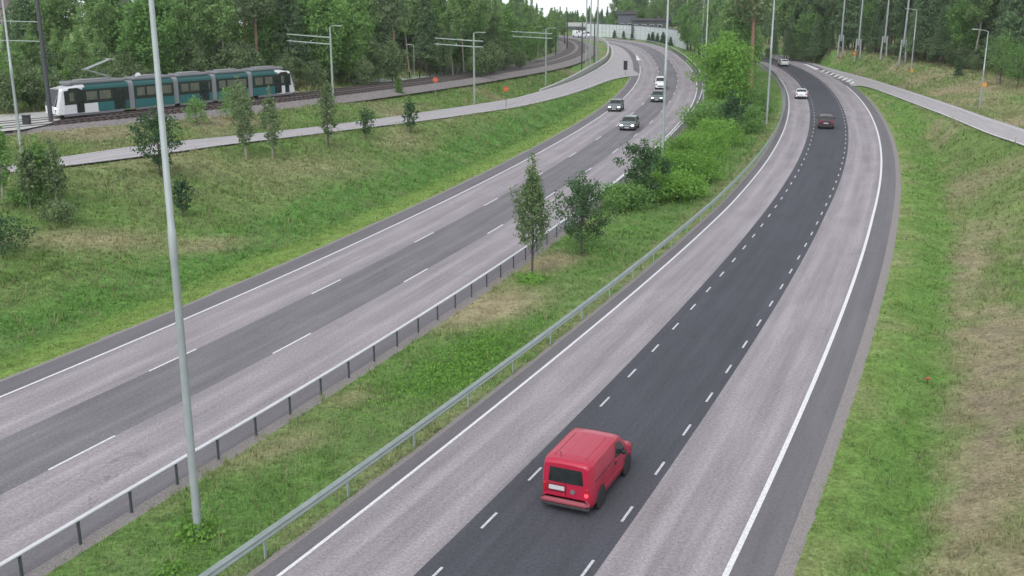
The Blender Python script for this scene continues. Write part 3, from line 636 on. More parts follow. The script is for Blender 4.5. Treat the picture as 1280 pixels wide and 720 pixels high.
def dark_mast(px,py,h,label,r=.16,tilt=0,arms=None,m=M_DGREY):
    p=G(px,py); s_,o_=TR.so(np.array([[p[0],p[1]]])); d=TR.ang(s_[0])+PI/2
    if arms=='left': d=PI
    e=empty('catenary_mast',p,d,label,'overhead line mast','masts of the tram overhead line')
    b=MB(); b.tube([(0,0,-.3),(0,0,h*.5),(tilt,0,h)],[r,r*.92,r*.8],10); b.build('pole',m,e,True)
    b=MB(); b.box((0,0,.03),(r*4,r*4,.06)); b.build('base_plate',m,e)
    if arms:
        for z in (h*.62,h*.76):
            b=MB(); b.tube([(0,0,z),(5.5,0,z+.15)],[.05,.035],6); b.build('bracket_arm',M_GPOLE,e)
    return e
dark_mast(64.5,157,11.5,'thick dark mast standing in front of the tram nose',.20,arms='left')
dark_mast(694.5,71,7.2,'dark mast on the grass inside the tram curve, leftmost of three',.16)
dark_mast(705.5,56,6.5,'thin dark mast farther round the tram curve, middle of three',.14)
dark_mast(709,62.5,8.5,'dark mast at the inner side of the tram curve, rightmost of three',.16)
for (px,py,lb,m_,r_,h_) in ((727,89,'dark steel mast left of the cluster behind the ramp barrier',M_DGREY,.15,9),(732,88,'pale tall mast second in the cluster behind the ramp barrier',M_STEEL,.15,15),(737.5,84,'pale tall mast in the middle of the cluster behind the ramp barrier',M_STEEL,.16,15.5),(742.5,79,'dark mast second from the right in the cluster behind the ramp barrier',M_DGREY,.15,9.5),(746,77,'thick pale mast rightmost in the cluster behind the ramp barrier',M_STEEL,.2,16)):
    e=dark_mast(px,py,h_,lb,r_,m=m_); e.rotation_euler=(0,0,0); e['group']='tall masts clustered behind the ramp barrier'
for off_,lb in ((0,'contact wire hung over the far tram track'),(3.3,'contact wire hung over the near tram track')):
    b=MB(); ss=np.arange(0,TR.s1,4.); C=TR.at(ss,off_); b.tube([(c[0],c[1],z+5.6) for c,z in zip(C,TR.zz(ss))],.012,4); tag(b.build('overhead_wire',M_DARK),lb,'wire')
# power poles with twin feet on the right bank
def power_pole(px,py,h,label,lean,foot=1.0):
    p=G(px,py); e=empty('power_pole',p,0,label,'power line pole','power line poles at the edge of the right wood')
    for sg in(-1,1):
        b=MB(); b.tube([(sg*.55,0,-.2),(sg*.38,0,4.2)],[.2,.2],8); b.build('foot',M_STEEL,e)
    b=MB(); b.tube([(0,0,3.0),(lean*.5,0,h*.5),(lean,0,h)],[.2,.17,.13],10); b.build('pole',M_POLE,e,True)
    b=MB(); b.box((0,0,3.6),(1.1,.3,.25),bev=.04); b.build('cross_piece',M_STEEL,e)
    return e
power_pole(1050,70,17,'power pole on twin steel feet, farthest along the bank',.1)
power_pole(1071.5,76,17,'power pole on twin steel feet just above the red sign',.15)
power_pole(1104,74,17,'pale twin footed power pole behind the grass crest',.1)
power_pole(1127.5,80,17,'power pole on thick twin feet beside the leaning lamp post',.2)
# signs
def sign_post(px,py,h,name,label,plate,rad=.32,yaw=None,bar=None,grp=None,m_face=None,m_rim=None,face_h=None,pr=.03,pm=M_GPOLE):
    p=G(px,py); yaw=math.atan2(p[1],p[0])+PI/2 if yaw is None else yaw      # local -y faces the camera side
    e=empty(name,p,yaw,label,'road sign',grp)
    b=MB(); b.tube([(0,0,-.3),(0,0,h+rad*.9)],pr,8); b.build('post',pm,e,True)
    if plate=='round':
        b=MB(); b.disc((0,.045,h),rad,.025); pl=b.build('sign_plate',m_rim or m_face,e)
        b=MB(); b.disc((0,.062,h),rad*.82,.012); b.build('sign_face',m_face,pl)
    if plate=='tri':
        b=MB(); q=[(math.cos(PI/2+k*2*PI/3),math.sin(PI/2+k*2*PI/3)) for k in range(3)]
        b.add([(a*rad,.03+t,h+c*rad) for t in(0,.03) for a,c in q],[(0,1,2),(5,4,3),(0,3,4,1),(1,4,5,2),(2,5,3,0)]); pl=b.build('sign_plate',m_rim,e)
        b=MB(); b.add([(a*rad*.62,.07,h+c*rad*.62) for a,c in q],[(0,1,2)]); b.build('sign_face',m_face,pl)
    if plate=='rect':
        b=MB(); b.box((0,.04,h),(rad*2,.04,rad*4.6),bev=.02); pl=b.build('sign_plate',m_face,e)
    if bar:
        b=MB(); b.box((0,.075,h),(rad*1.25,.012,rad*.3)); b.build('sign_bar',bar,pl)
    b=MB(); b.box((0,.02,h),(.1,.06,.1)); b.build('clamp',M_STEEL,e)
    return e
M_RED=mat('sign red',(.45,.05,.035),.4); M_YEL=mat('sign yellow',(.50,.28,.04),.45); M_ORG=mat('sign orange',(.50,.13,.05),.45); M_WHT=mat('sign white',(.62,.64,.66),.45)
sign_post(544.5,121,2.0,'no_entry_sign','red no entry sign on a pale post in the grass below the tram line','round',.33,bar=M_YEL,grp='no entry signs at the ramp',m_face=M_RED,m_rim=M_ORG)
sign_post(632.5,135,2.3,'no_entry_sign','red no entry sign on a dark post at the near edge of the ramp','round',.33,bar=M_YEL,grp='no entry signs at the ramp',m_face=M_RED,m_rim=M_ORG,pm=M_DGREY)
sign_post(781.5,95,1.95,'road_sign','black upright sign seen from behind at the tip of the grass where the ramp splits','rect',.36,m_face=M_DARK,pm=M_DGREY)
sign_post(1066.5,86,2.9,'warning_sign','red edged triangular sign on a thin post at the far end of the straw bank','tri',.6,m_face=M_YEL,m_rim=M_RED)
sign_post(1138,108,2.4,'road_sign','round yellow sign with a dark post below the leaning lamp post','round',.29,m_face=M_YEL,m_rim=M_ORG)
sign_post(1227,137,2.9,'road_sign','rightmost round yellow sign on the bank, in front of a lamp post','round',.29,m_face=M_YEL,m_rim=M_ORG)
sign_post(177,142,3.6,'road_sign','oval white sign on a thin pole in front of the tram side','round',.26,m_face=M_WHT,m_rim=M_WHT)
# small black cabinet, bollards, red stake
p=G(34.5,161); e=empty('utility_cabinet',p,.2,'small black cabinet on the paving at the far left','cabinet'); b=MB(); b.box((0,0,.55),(.62,.45,1.1),bev=.04); b.build('cabinet_body',M_DARK,e); b=MB(); b.box((0,0,1.13),(.7,.53,.07),bev=.02); b.build('lid',M_DGREY,e); b=MB(); b.box((0,-.235,.55),(.5,.02,.85),bev=.008); b.build('door',M_BLKPL,e)
for px,py,lb in ((512,101,'leftmost dark post by the tram crossing'),(524.5,100.5,'dark post beside the short path lamp at the tram crossing'),(537.5,98.5,'dark post at the crossing, next to the dark trunked tree')):
    p=G(px,py-2); b=MB(); b.tube([(0,0,-.2),(0,0,.95)],.09,8); b.disc((0,0,.97),.12,.06,'z',12); tag(b.build('bollard',M_DARK,loc=p),lb,'bollard','dark posts at the tram crossing')
p=G(1159,480); e=empty('marker_stake',p,.4,'small red marker stake in the ditch grass of the right bank','marker'); b=MB(); b.box((0,0,.08),(.04,.04,.3),bev=.006); b.build('stake',M_BARK,e); b=MB(); b.box((0,0,.23),(.17,.13,.1),bev=.03); b.build('cap',M_RED,e)
# ------------------------------------------------------------ noise wall, houses
def noise_wall():
    ss=np.arange(262,354,2.0); P=RL.at(ss,15.2); z=hz(P[:,0],P[:,1]); e=empty('noise_wall',(0,0,0),0,'long pale panelled noise wall following the far bend of the left carriageway','noise wall')
    H_=np.interp(ss,[262,280,372],[3.6,4.6,4.2]); n=RL.n; V=[];Fc=[]
    b=MB(); 
    for i in range(len(ss)-1):
        a,c=P[i],P[i+1]; t=math.atan2(*(c-a)[::-1]); m_=(a+c)/2; h=(H_[i]+H_[i+1])/2
        for k in range(3):
            b.box((m_[0],m_[1],h*(k+.5)/3),(2.02,.14,h/3-.05),rz=t)
    b.build('panel',mat('pale wall panel',(.56,.61,.62),.7,noise=.1,nscale=.8),e)
    b=MB()
    for i in range(0,len(ss),2): b.box((P[i][0],P[i][1],H_[i]/2),(.22,.26,H_[i]+.15),rz=RL.ang(ss[i]))
    b.build('posts',M_CONC,e)['kind']='stuff'
    b=MB()
    for i in range(len(ss)-1):
        a,c=P[i],P[i+1]; t=math.atan2(*(c-a)[::-1]); m_=(a+c)/2; b.box((m_[0],m_[1],(H_[i]+H_[i+1])/2+.12),(2.05,.36,.22),rz=t)
    b.build('cap',M_DGREY,e)  # dark strip put in for the shadow line along the wall top
noise_wall()
# bridge parapet far left of it
def parapet():
    a=np.array(unp(690,40.5,1)); b_=np.array(unp(752,41.5,1)); e=empty('footbridge',(a[0],a[1],0),math.atan2(*(b_-a)[::-1]),'low pale bridge with railings crossing behind the tram curve','bridge')
    Ln=float(np.hypot(*(b_-a)))
    b=MB(); b.box((Ln/2,0,2.6),(Ln,3,.7),bev=.05); b.build('deck',M_DGREY,e)
    b=MB(); b.box((Ln/2,-1.5,3.9),(Ln,.12,1.3)); b.build('parapet',M_CONC,e)
    b=MB(); b.box((Ln/2,1.5,3.9),(Ln,.12,1.3)); b.build('parapet',M_CONC,e)
    for f in(.02,.5,.98):
        b=MB(); b.box((Ln*f,0,1.0),(.8,2.6,3.0),bev=.05); b.build('pier',M_CONC,e)
parapet()
def house(x,y,z,rz,wx,wy,hh,rh,label,mw,mr):
    e=empty('house',(x,y,z),rz,label,'house')
    b=MB(); b.box((0,0,hh/2),(wx,wy,hh)); b.build('wall',mw,e)
    b=MB(); o_=.5; b.add([(-wx/2-o_,-wy/2-o_,hh-.1),(wx/2+o_,-wy/2-o_,hh-.1),(wx/2+o_,wy/2+o_,hh-.1),(-wx/2-o_,wy/2+o_,hh-.1),(-wx/2-o_,0,hh+rh),(wx/2+o_,0,hh+rh)],[(3,2,1,0),(0,1,5,4),(2,3,4,5),(0,4,3),(1,2,5)]); rf=b.build('roof',mr,e)
    b=MB(); b.box((wx*.2,.6,hh+rh*.8),(.8,.6,1.6),bev=.03); b.build('chimney',M_BARK,rf)
    for k in range(int(wx/2.6)):
        for fl in range(int(hh//2.7)):
            cx_=-wx/2+1.5+k*2.6; b=MB(); b.box((cx_,-wy/2-.02,1.6+fl*2.7),(1.3,.08,1.2)); f=b.build('window',M_WHT,e); b=MB(); b.box((cx_,-wy/2-.07,1.6+fl*2.7),(1.1,.04,1.0)); b.build('pane',M_GLASS,f)
M_BRICK=mat('brown render',(.20,.15,.13),.9,noise=.1); M_ROOF=mat('plum roof',(.10,.07,.08),.8,noise=.15,nscale=3); M_GREYW=mat('blue grey cladding',(.10,.11,.13),.8,noise=.1); M_DROOF=mat('dark roof felt',(.04,.04,.045),.9)
x,y=unp(-8,26,7.5); house(x*1.12,y*1.12,4.5,.25,14,9,6.0,2.6,'brown house with a plum roof behind the trees at the far left',M_BRICK,M_ROOF)
x,y=unp(138,20,8.2); house(x*1.15,y*1.15,4.5,.2,13,9,6.3,2.4,'grey roofed house glimpsed above the trees behind the tram',M_GREYW,M_DROOF)
x,y=unp(783,38,3); house(x*1.06,y*1.06,hz(x,y),-.1,6,8,8.0,.8,'tall blue grey building standing behind the noise wall',M_GREYW,M_DROOF)
x,y=unp(813,40,3); house(x*1.06,y*1.06,hz(x,y),-.2,12,8,6.2,.6,'long low grey building behind the right half of the noise wall',mat('grey cladding',(.075,.08,.085),.8,noise=.1),M_DROOF)
# ------------------------------------------------------------ vegetation
def leaves(P,size,nrm=None,asp=1.5,r=rng):
    n=len(P); a=r.normal(size=(n,3)); a/=np.linalg.norm(a,axis=1)[:,None]; b=r.normal(size=(n,3)); b-=(a*b).sum(1)[:,None]*a; b/=np.linalg.norm(b,axis=1)[:,None]
    s=size*r.uniform(.6,1.3,n)[:,None]; a=a*s*asp/2; b=b*s/2
    V=np.stack([P-a,P-b*.9,P+a,P+b*.9],1).reshape(-1,3); Fc=np.arange(4*n).reshape(n,4); return V,Fc
def crown_points(kind,h,rad,n,r):
    """leaf positions; returns points and limb list"""
    limbs=[]; P=[]; spiky=kind=='spiky'; kind='dec' if spiky else kind
    if kind=='spruce':
        nw=int(h*2.6); base=h*(.2 if h>10 else .08)
        for i in range(nw):
            f=(i+.5)/nw; z=base+(h-base)*f; rr_=rad*(1-f)**.85*r.uniform(.7,1.15)+.12; nb=7 if f<.7 else 5; ph=r.uniform(0,6)
            for k in range(nb):
                a=ph+2*PI*k/nb+r.normal(0,.2); L=rr_*r.uniform(.65,1.15); m=max(3,int(n/(nw*nb)*(L/rad+.35)*1.6)); t=r.uniform(.1,1,m)**.7
                d=-.35*L*t**1.3+.12*L*t**3; sp=.10*L+.08
                P.append(np.column_stack([math.cos(a)*L*t+r.normal(0,sp,m),math.sin(a)*L*t+r.normal(0,sp,m),z+d+r.normal(0,.10,m)]))
                if i%3==0: limbs.append(((0,0,z),(math.cos(a)*L*.8,math.sin(a)*L*.8,z-.2*L)))
    else:
        if kind=='pine': b0,nb=.55,16
        elif kind=='fbirch': b0,nb=.45,28
        elif kind=='fastigiate': b0,nb=.22,38
        elif kind=='birch': b0,nb=.2,30
        elif kind=='bush': b0,nb=.03,34
        else: b0,nb=.18,34
        for i in range(nb):
            f=(i+.5)/nb; z0=h*(b0*.8+(1-b0)*f*.8)
            if kind=='fastigiate': env=rad*(1-abs(f-.28)/.85)**1.1 if f<.98 else .1; env=max(env,.12)
            elif kind=='pine': env=rad*(math.sin(PI*min(max(f*.8+.2,0),1))**.6)
            elif kind=='bush': env=rad*math.sqrt(max(.05,1-(f*.95)**2.4))
            elif kind in('birch','fbirch'): env=rad*(max(.05,math.sin(PI*(f*.86+.1)))**.75)
            else: env=rad*(max(.08,math.sin(PI*(f*.82+.13)))**.7)
            a=i*2.39996+r.normal(0,.35); L=env*r.uniform(.62,1.12); rise={'fastigiate':1.7,'pine':.25,'birch':.5,'fbirch':.5,'bush':.25}.get(kind,.45)
            tip=(math.cos(a)*L,math.sin(a)*L,min(z0+rise*L+.02*h,h*1.0)); limbs.append(((0,0,z0*.92),tip))
            m=int(n/nb); cl=4; 
            for c in range(cl):
                t=r.uniform(.3,1.25) if spiky else (r.uniform(.5,1.28) if kind=='bush' else r.uniform(.35,1.05)); q=np.array([tip[0]*t,tip[1]*t,z0*.92+(tip[2]-z0*.92)*t]); sg=(.125 if kind!='fastigiate' else .10)*rad+.04*env; sg*=.72 if spiky else 1; mm=m//cl
                P.append(q+r.normal(size=(mm,3))*np.array([sg,sg,sg*.75 if kind!='fastigiate' else sg*1.5]))
        m=n//12; P.append(np.column_stack([r.normal(0,rad*.12,m),r.normal(0,rad*.12,m),h*r.uniform(b0+.3,1.0,m)]))
    return np.vstack(P),limbs
def tree_meshes(kind,h,rad,n,leaf,lm,bark,seed,tr=.02,name='tree',leaf_name='crown'):
    r=np.random.default_rng(seed); P,limbs=crown_points(kind,h,rad,n,r); P=P[P[:,2]>.02*h]
    V,Fc=leaves(P,leaf,r=r)
    co_=mkmesh(leaf_name,V,Fc,lm)
    b=MB(); r0=h*tr; bend=[(r.normal(0,.012*h),r.normal(0,.012*h)) for _ in range(3)]
    b.tube([(0,0,-.3),(0,0,.1),(bend[0][0],bend[0][1],h*.35),(bend[1][0],bend[1][1],h*.65),(0,0,h*.95)],[r0*1.3,r0,r0*.8,r0*.5,r0*.12],7)
    for a,c in limbs: b.tube([a,((a[0]+c[0])/2,(a[1]+c[1])/2,(a[2]+c[2])/2-.03*h*0),c],[r0*.28,r0*.2,r0*.06],4,cap=False)
    to=b.build('trunk',bark,smooth=False)
    return to,co_
def put_tree(proto,loc,rz,sc,name,label,cat='tree',group=None,first=[]):
    e=empty(name,loc,rz,label,cat,group); e.scale=(sc,sc,sc) if not hasattr(sc,'__len__') else sc
    for o in proto:
        if id(o) not in USED: USED.add(id(o)); c=o
        else: c=o.copy(); COL.objects.link(c)
        c.parent=e
    return e
USED=set()
PR={}
def proto(key,*a,**k):
    if key not in PR: PR[key]=tree_meshes(*a,**k)
    return PR[key]
NL=3200
SPR=[tree_meshes('spruce',17,2.7,7000,.25,LF_SPRUCE,M_BARK,s,.011) for s in(1,2,3)]
PIN=[tree_meshes('pine',19,2.9,3600,.28,LF_PINE,M_RBARK,s,.010) for s in(4,5)]
BIR=[tree_meshes('fbirch',16,2.4,5600,.24,LF_BIRCH,M_PBARK,s,.0085) for s in(6,7,8)]
DEC=[tree_meshes('dec',12,3.2,7000,.25,LF_MID,M_BARK,s,.012) for s in(9,10)]
BSH=[tree_meshes('bush',3.2,1.9,1500,.24,LF_MID,M_BARK,s,.012,leaf_name='foliage') for s in(11,12)]
UND=[tree_meshes('dec',6.5,2.3,3200,.23,LF_OLIVE,M_BARK,s,.012) for s in(13,14)]
rt=random.Random(3)
def forest(pts,mix,kinds,grp,hs=(.85,1.2)):
    for (x,y) in pts:
        z=float(hz(x,y)); q=rt.random(); acc=0
        for kd,wt in mix:
            acc+=wt
            if q<=acc: break
        P_,nm,lb=kinds[kd]; s=rt.uniform(*hs)
        put_tree(rt.choice(P_),(x,y,z),rt.uniform(0,6.3),(s,s,s*rt.uniform(.92,1.1)),nm,lb,'tree',grp+' ('+nm.replace('_',' ')+'s)')
def band(line,depth,rows,step,side,jit=1.2):
    L=catmull(np.array(line,float),1.0); d=np.concatenate([[0],np.cumsum(np.hypot(*np.diff(L,axis=0).T))]); out=[]
    for k in range(rows):
        off=depth[0]+(depth[1]-depth[0])*k/max(1,rows-1); s=rt.uniform(0,step)
        while s<d[-1]:
            x=np.interp(s,d,L[:,0]);y=np.interp(s,d,L[:,1]); x2=np.interp(s+1,d,L[:,0]);y2=np.interp(s+1,d,L[:,1]); x1=np.interp(s-1,d,L[:,0]);y1=np.interp(s-1,d,L[:,1])
            tx,ty=x2-x1,y2-y1; l=math.hypot(tx,ty)+1e-9; nx,ny=-ty/l*side,tx/l*side
            out.append((x+nx*off+rt.gauss(0,jit),y+ny*off+rt.gauss(0,jit))); s+=step*rt.uniform(.75,1.3)
    return out
# left wood: follows the far side of the tram tracks
def KL(where):
    return {'s':(SPR,'spruce_tree','dark spruce in '+where),'p':(PIN,'pine_tree','bare stemmed pine in '+where),'b':(BIR,'birch_tree','pale stemmed birch in '+where),
     'd':(DEC,'broadleaf_tree','rounded green broadleaf tree in '+where),'u':(UND,'young_tree','low olive young tree along '+where)}
lw=[unp(210,122,4.2),unp(300,112,4.2),unp(400,103,4.3),unp(455,97,4.4),unp(505,93,4.5)]
forest(band(lw,(1,26),5,4.3,1),[('s',.22),('b',.42),('d',.3),('p',.06)],KL('the wood behind the tram line'),'wood behind the tram line',(.8,1.05))
forest(band(lw,(-1,2),2,3.2,1),[('u',1.)],KL('the wood behind the tram line'),'wood behind the tram line',(.55,1.0))
lw2=[unp(590,86,4.4),unp(640,79,3)]
lw2t=[unp(640,79,3),unp(668,71,2),unp(690,63,1.6),unp(694,55,1.2),unp(684,50,1)]
forest(band(lw2,(1,22),4,4.6,1),[('s',.12),('b',.5),('d',.38)],KL('the wood inside the tram curve'),'wood inside the tram curve',(.75,1.0))
forest(band(lw2t,(1,24),4,4.6,1),[('s',.12),('b',.5),('d',.38)],KL('the wood inside the tram curve'),'wood inside the tram curve',(.5,.68))
forest(band(lw2,(-.5,1),1,3.5,1),[('u',1.)],KL('the wood inside the tram curve'),'wood inside the tram curve',(.5,.9))
lw2b=[unp(510,84,4.5),unp(560,80,4.5),unp(600,76,4.4)]
forest(band(lw2b,(1,14),3,4.6,1),[('s',.3),('b',.5),('d',.2)],KL('the wood beyond the paved crossing'),'wood beyond the crossing',(.85,1.05))
lw3=[unp(-60,142,4.2),unp(60,137,4.2),unp(130,131,4.2),unp(215,122,4.2)]
forest(band(lw3,(2,16),4,4.0,1),[('s',.1),('b',.4),('d',.5)],KL('the low wood behind the tram nose'),'low wood behind the tram nose',(.36,.5))
forest(band(lw3,(0,2),2,3.0,1),[('u',1.)],KL('the low wood behind the tram nose'),'low wood behind the tram nose',(.5,.8))
# right wood
rw=[unp(950,57,3.2),unp(1000,58.5,3.2),unp(1050,62,3.2),unp(1110,69,3.2),unp(1170,80,3.2),unp(1240,92,3.2),unp(1330,106,3.4)]
forest(band(rw,(2,30),6,4.6,1),[('s',.42),('b',.30),('p',.16),('d',.12)],KL('the tall wood on the right'),'tall wood on the right',(1.0,1.45))
forest(band(rw,(-.5,2),2,3.6,1),[('u',.6),('s',.4)],KL('the edge of the tall wood on the right'),'edge of the tall wood on the right',(.35,.8))
# median wood between the carriageways
mp_=[]
while len(mp_)<58:
    s=rt.uniform(128,262); o=rt.uniform(15.5,40); p=RL.at(s,o); s2,o2=RR.so(p[None])
    if o2[0]<-9.5 and p[1]>140 and not (p[1]<165 and o<20) and all((p[0]-a)**2+(p[1]-b)**2>6 for a,b in mp_): mp_.append((float(p[0]),float(p[1])))
forest(mp_,[('s',.25),('b',.3),('d',.35),('p',.1)],KL('the wood between the carriageways'),'wood between the carriageways',(.8,1.15))
# trees behind the noise wall and far away
nw=[tuple(RL.at(s,o)) for s in np.arange(236,350,5.2) for o in(25,33,42,52,62)]
nwl=[tuple(RL.at(s,o)) for s in np.arange(348,400,5.5) for o in(20,30)]
nw=[(x+rt.gauss(0,1.3),y+rt.gauss(0,1.3)) for x,y in nw if not(abs(x-unp(783,38,3)[0]*1.06)<6 and y<unp(783,38,3)[1]*1.06+4)]
nw=[q for q in nw if RR.so(np.array([q]))[1][0]<-7 or RR.so(np.array([q]))[1][0]>12]
forest(nw,[('s',.4),('b',.3),('d',.3)],KL('the wood behind the noise wall'),'wood behind the noise wall',(.85,1.15))
forest(nwl,[('s',.5),('b',.2),('d',.3)],KL('the far low wood under the strip of sky'),'far wood under the sky',(.4,.6))
bw=[(rt.uniform(40,92),rt.uniform(418,452)) for k in range(34)]
forest(bw,[('s',.5),('b',.2),('d',.3)],KL('the wood behind the noise wall'),'wood behind the noise wall',(.95,1.2))
fw=[]
for k in range(84): fw.append((rt.uniform(-45,50),rt.uniform(420,462)))
forest(fw,[('s',.5),('d',.3),('b',.2)],KL('the far low wood under the strip of sky'),'far wood under the sky',(.44,.6))
# single trees
def single(px,py,kind,h,rad,n,leaf,lm,bark,label,name,seed,tr=.018,cat='tree',pt_=None,ln='crown'):
    p=G(px,py) if pt_ is None else pt_; return put_tree(tree_meshes(kind,h,rad,n,leaf,lm,bark,seed,tr,leaf_name=ln),p,0,1,name,label,cat)
single(665,348,'fastigiate',6.9,1.15,5200,.105,LF_OLIVE,M_BARK,'slender columnar young tree with pointed top beside the near guard rail in the median','columnar_tree',101,.011)
single(727,320,'spiky',5.1,1.65,3900,.11,LF_MAPLE,M_BARK,'dark irregular young tree just right of the slender columnar tree','young_tree',102,.014)
single(803,258,'spiky',4.9,1.7,4200,.13,LF_MAPLE,M_BARK,'bushy dark tree standing left of the lamp mast and bright shrubs','maple_tree',103,.014)
single(914,176,'spiky',5.2,1.4,2400,.17,LF_MAPLE,M_BARK,'small dark tree with a visible stem on the grass beyond the bright shrubs','young_tree',104,.02)
single(904,150,'dec',10.5,3.8,11000,.21,LF_BRIGHT,M_BARK,'bright green rounded maple in front of the wood between the carriageways','maple_tree',105,.014)
single(932,92,'pine',24,4.2,2600,.4,LF_PINE,M_RBARK,'tall red stemmed pine rising out of the wood between the carriageways','pine_tree',106,.014,pt_=(*unp(938,118,0),0))
for i,(px,py,h,rad,lm,lb) in enumerate(((860,205,2.6,2.6,LF_BRIGHT,'bright green shrub right of the mast, at the top of the shrub mass'),(845,228,2.4,2.6,LF_BRIGHT,'bright green shrub at the foot of the lamp mast in the median'),(880,200,2.4,2.6,LF_BRIGHT,'bright green shrub nearest the small dark stemmed tree'),(832,250,2.1,2.2,LF_BRIGHT,'bright green shrub at the near end of the shrub mass'),(868,228,2.0,2.2,LF_BRIGHT,'bright green shrub on the right flank of the shrub mass'),(897,183,2.6,2.4,LF_BRIGHT,'bright green shrub in front of the dark bushes at the far end'),
    (885,168,3.2,2.6,LF_MID,'mid green bush behind the guard rail at the start of the wood'),(900,160,3.2,2.6,LF_MID,'mid green bush left of the small dark stemmed tree'),(925,165,3.0,2.4,LF_MID,'mid green bush right of the small dark stemmed tree'),(935,150,3.6,2.6,LF_MID,'mid green bush at the foot of the wood near the lamp mast'),(780,262,1.8,1.6,LF_MID,'low bush between the dark irregular young tree and the bushy dark tree'),(852,247,1.5,1.5,LF_BRIGHT,'lowest bright shrub at the near right corner of the shrub mass'))):
    single(px,py,'bush',h,rad,6500,.115 if h<3 else .15,lm,M_BARK,lb,'shrub',200+i,.008,'shrub',ln='foliage')
SG=[(38,262,'birch',4.3,.75,LF_OLIVE,'pale stemmed birch at the far left, at the foot of the bank trees','birch_tree',M_PBARK),
 (4,250,'birch',5.4,.9,LF_MID,'leafy birch cut by the left edge of the picture','birch_tree',M_PBARK),
 (54,256,'birch',4.3,.9,LF_MID,'birch with a pale stem just left of the bare ramp opening','birch_tree',M_PBARK),
 (72,262,'birch',4.4,.9,LF_OLIVE,'slim young birch at the right side of the bank group','birch_tree',M_PBARK),
 (200,221,'spiky',4.9,1.6,LF_MAPLE,'dark spreading young tree left of the nearest lamp mast, over the ramp edge','maple_tree',M_BARK),
 (229,272,'spiky',2.8,.7,LF_MAPLE,'small dark shrubby tree just right of the nearest lamp mast','young_tree',M_BARK),
 (308,199,'birch',5.8,.85,LF_OLIVE,'narrow young birch, left one of the pair by the ramp','birch_tree',M_PBARK),
 (341,198,'birch',5.6,.8,LF_OLIVE,'narrow young birch, right one of the pair by the ramp','birch_tree',M_PBARK),
 (411,186,'birch',6.6,.9,LF_OLIVE,'tall slender young tree with dark stem crossing the ramp right of the birch pair','young_tree',M_BARK),
 (458,174,'spiky',3.0,.75,LF_MAPLE,'small dark conical tree below the ramp','young_spruce',M_BARK),
 (513,167,'spiky',3.5,.7,LF_MAPLE,'small narrow dark tree below the ramp, rightmost of the row','young_spruce',M_BARK),
 (246,156,'bush',2.7,1.0,LF_MID,'green bush in front of the middle of the tram','shrub',M_BARK),
 (292,150,'bush',3.4,1.3,LF_MID,'large rounded bush in front of the rear half of the tram','shrub',M_BARK),
 (302,165,'birch',4.8,1.1,LF_OLIVE,'slim young tree in front of the large bush by the tram','young_tree',M_BARK),
 (499,119,'bush',2.2,.5,LF_MID,'narrow little bush on the gravel beside the tracks','shrub',M_BARK),
 (555,97,'birch',7.5,1.6,LF_OLIVE,'dark trunked tree beside the paved crossing','young_tree',M_DARK),
 (2,318,'bush',2.2,1.4,LF_MAPLE,'dark round bush at the left edge on the bank','shrub',M_BARK),
 (73,280,'bush',1.4,1.0,LF_OLIVE,'low ragged bush below the birches on the left bank','shrub',M_BARK),
 (30,258,'bush',1.2,.9,LF_MID,'broad low bush between the birch stems on the left bank','shrub',M_BARK),
 (1250,106,'dec',7.5,2.6,LF_MID,'twin stemmed dark green tree at the right edge in front of the wood','broadleaf_tree',M_BARK),
 (1271,112,'dec',6.5,2.4,LF_MID,'dark green tree in the corner at the right edge','broadleaf_tree',M_BARK),
 (1198,96,'spruce',3.0,.75,LF_MAPLE,'small dark juniper like tree alone on the straw grass','young_spruce',M_BARK)]
for i,(px,py,kd,h,rad,lm,lb,nm,bk) in enumerate(SG):
    single(px,py,kd,h,rad,(2200 if rad>1.15 else 1500) if h>3.5 else 1000,.14 if h>3 else .12,lm,bk,lb,nm,300+i,.014 if bk is not M_DARK else .02,'shrub' if nm=='shrub' else 'tree',ln='foliage' if nm=='shrub' else 'crown')
# bushes along the noise wall
for i,px in enumerate((781,789,797,816,821,828,837,843,852)):
    s=np.interp(px,[755,860],[352,276]); q=RL.at(s,13.9); put_tree(PR.setdefault('wb',tree_meshes('spruce',2.9,.8,900,.2,LF_MAPLE,M_BARK,77)),(q[0],q[1],float(hz(*q))),i,rt.uniform(.75,1.1)*(1.15 if i>5 else 1),'conifer_bush',['small dark conifer at the left end of the row by the noise wall','second small conifer from the left by the noise wall','third small conifer from the left by the noise wall','narrow dark conifer in the middle of the row by the noise wall','narrow dark conifer just right of the middle by the noise wall','low dark conifer left of the mast by the noise wall','dark conifer right behind the mast by the noise wall','dark conifer near the right end of the noise wall','last dark conifer at the right end of the noise wall'][i],'shrub','small conifers along the noise wall')
# weeds at the mast's foot and leafy ground plants
def weeds(px,py,rx,h,n,size,lm,name,label,cat='plant',kind=None,ry=None,ang=0):
    p=G(px,py); r=np.random.default_rng(int(px)); a=r.normal(0,rx,n); b=r.normal(0,ry or rx,n); x=p[0]+a*math.cos(ang)-b*math.sin(ang); y=p[1]+a*math.sin(ang)+b*math.cos(ang); z=hz(x,y)+r.uniform(.02,h,n)
    V,Fc=leaves(np.column_stack([x-p[0],y-p[1],z-p[2]]),size,asp=1.3,r=r); o=mkmesh(name,V,Fc,lm,loc=p); tag(o,label,cat,kind=kind); return o
weeds(247,669,.33,.38,330,.13,LF_BRIGHT,'leafy_weeds','clump of leafy weeds round the foot of the nearest lamp mast')
weeds(664,352,.5,.4,420,.13,LF_BRIGHT,'leafy_weeds','clump of leafy weeds round the stem of the slender columnar tree')
weeds(735,315,.8,.45,500,.14,LF_MID,'leafy_weeds','patch of leafy weeds under the dark irregular young tree')
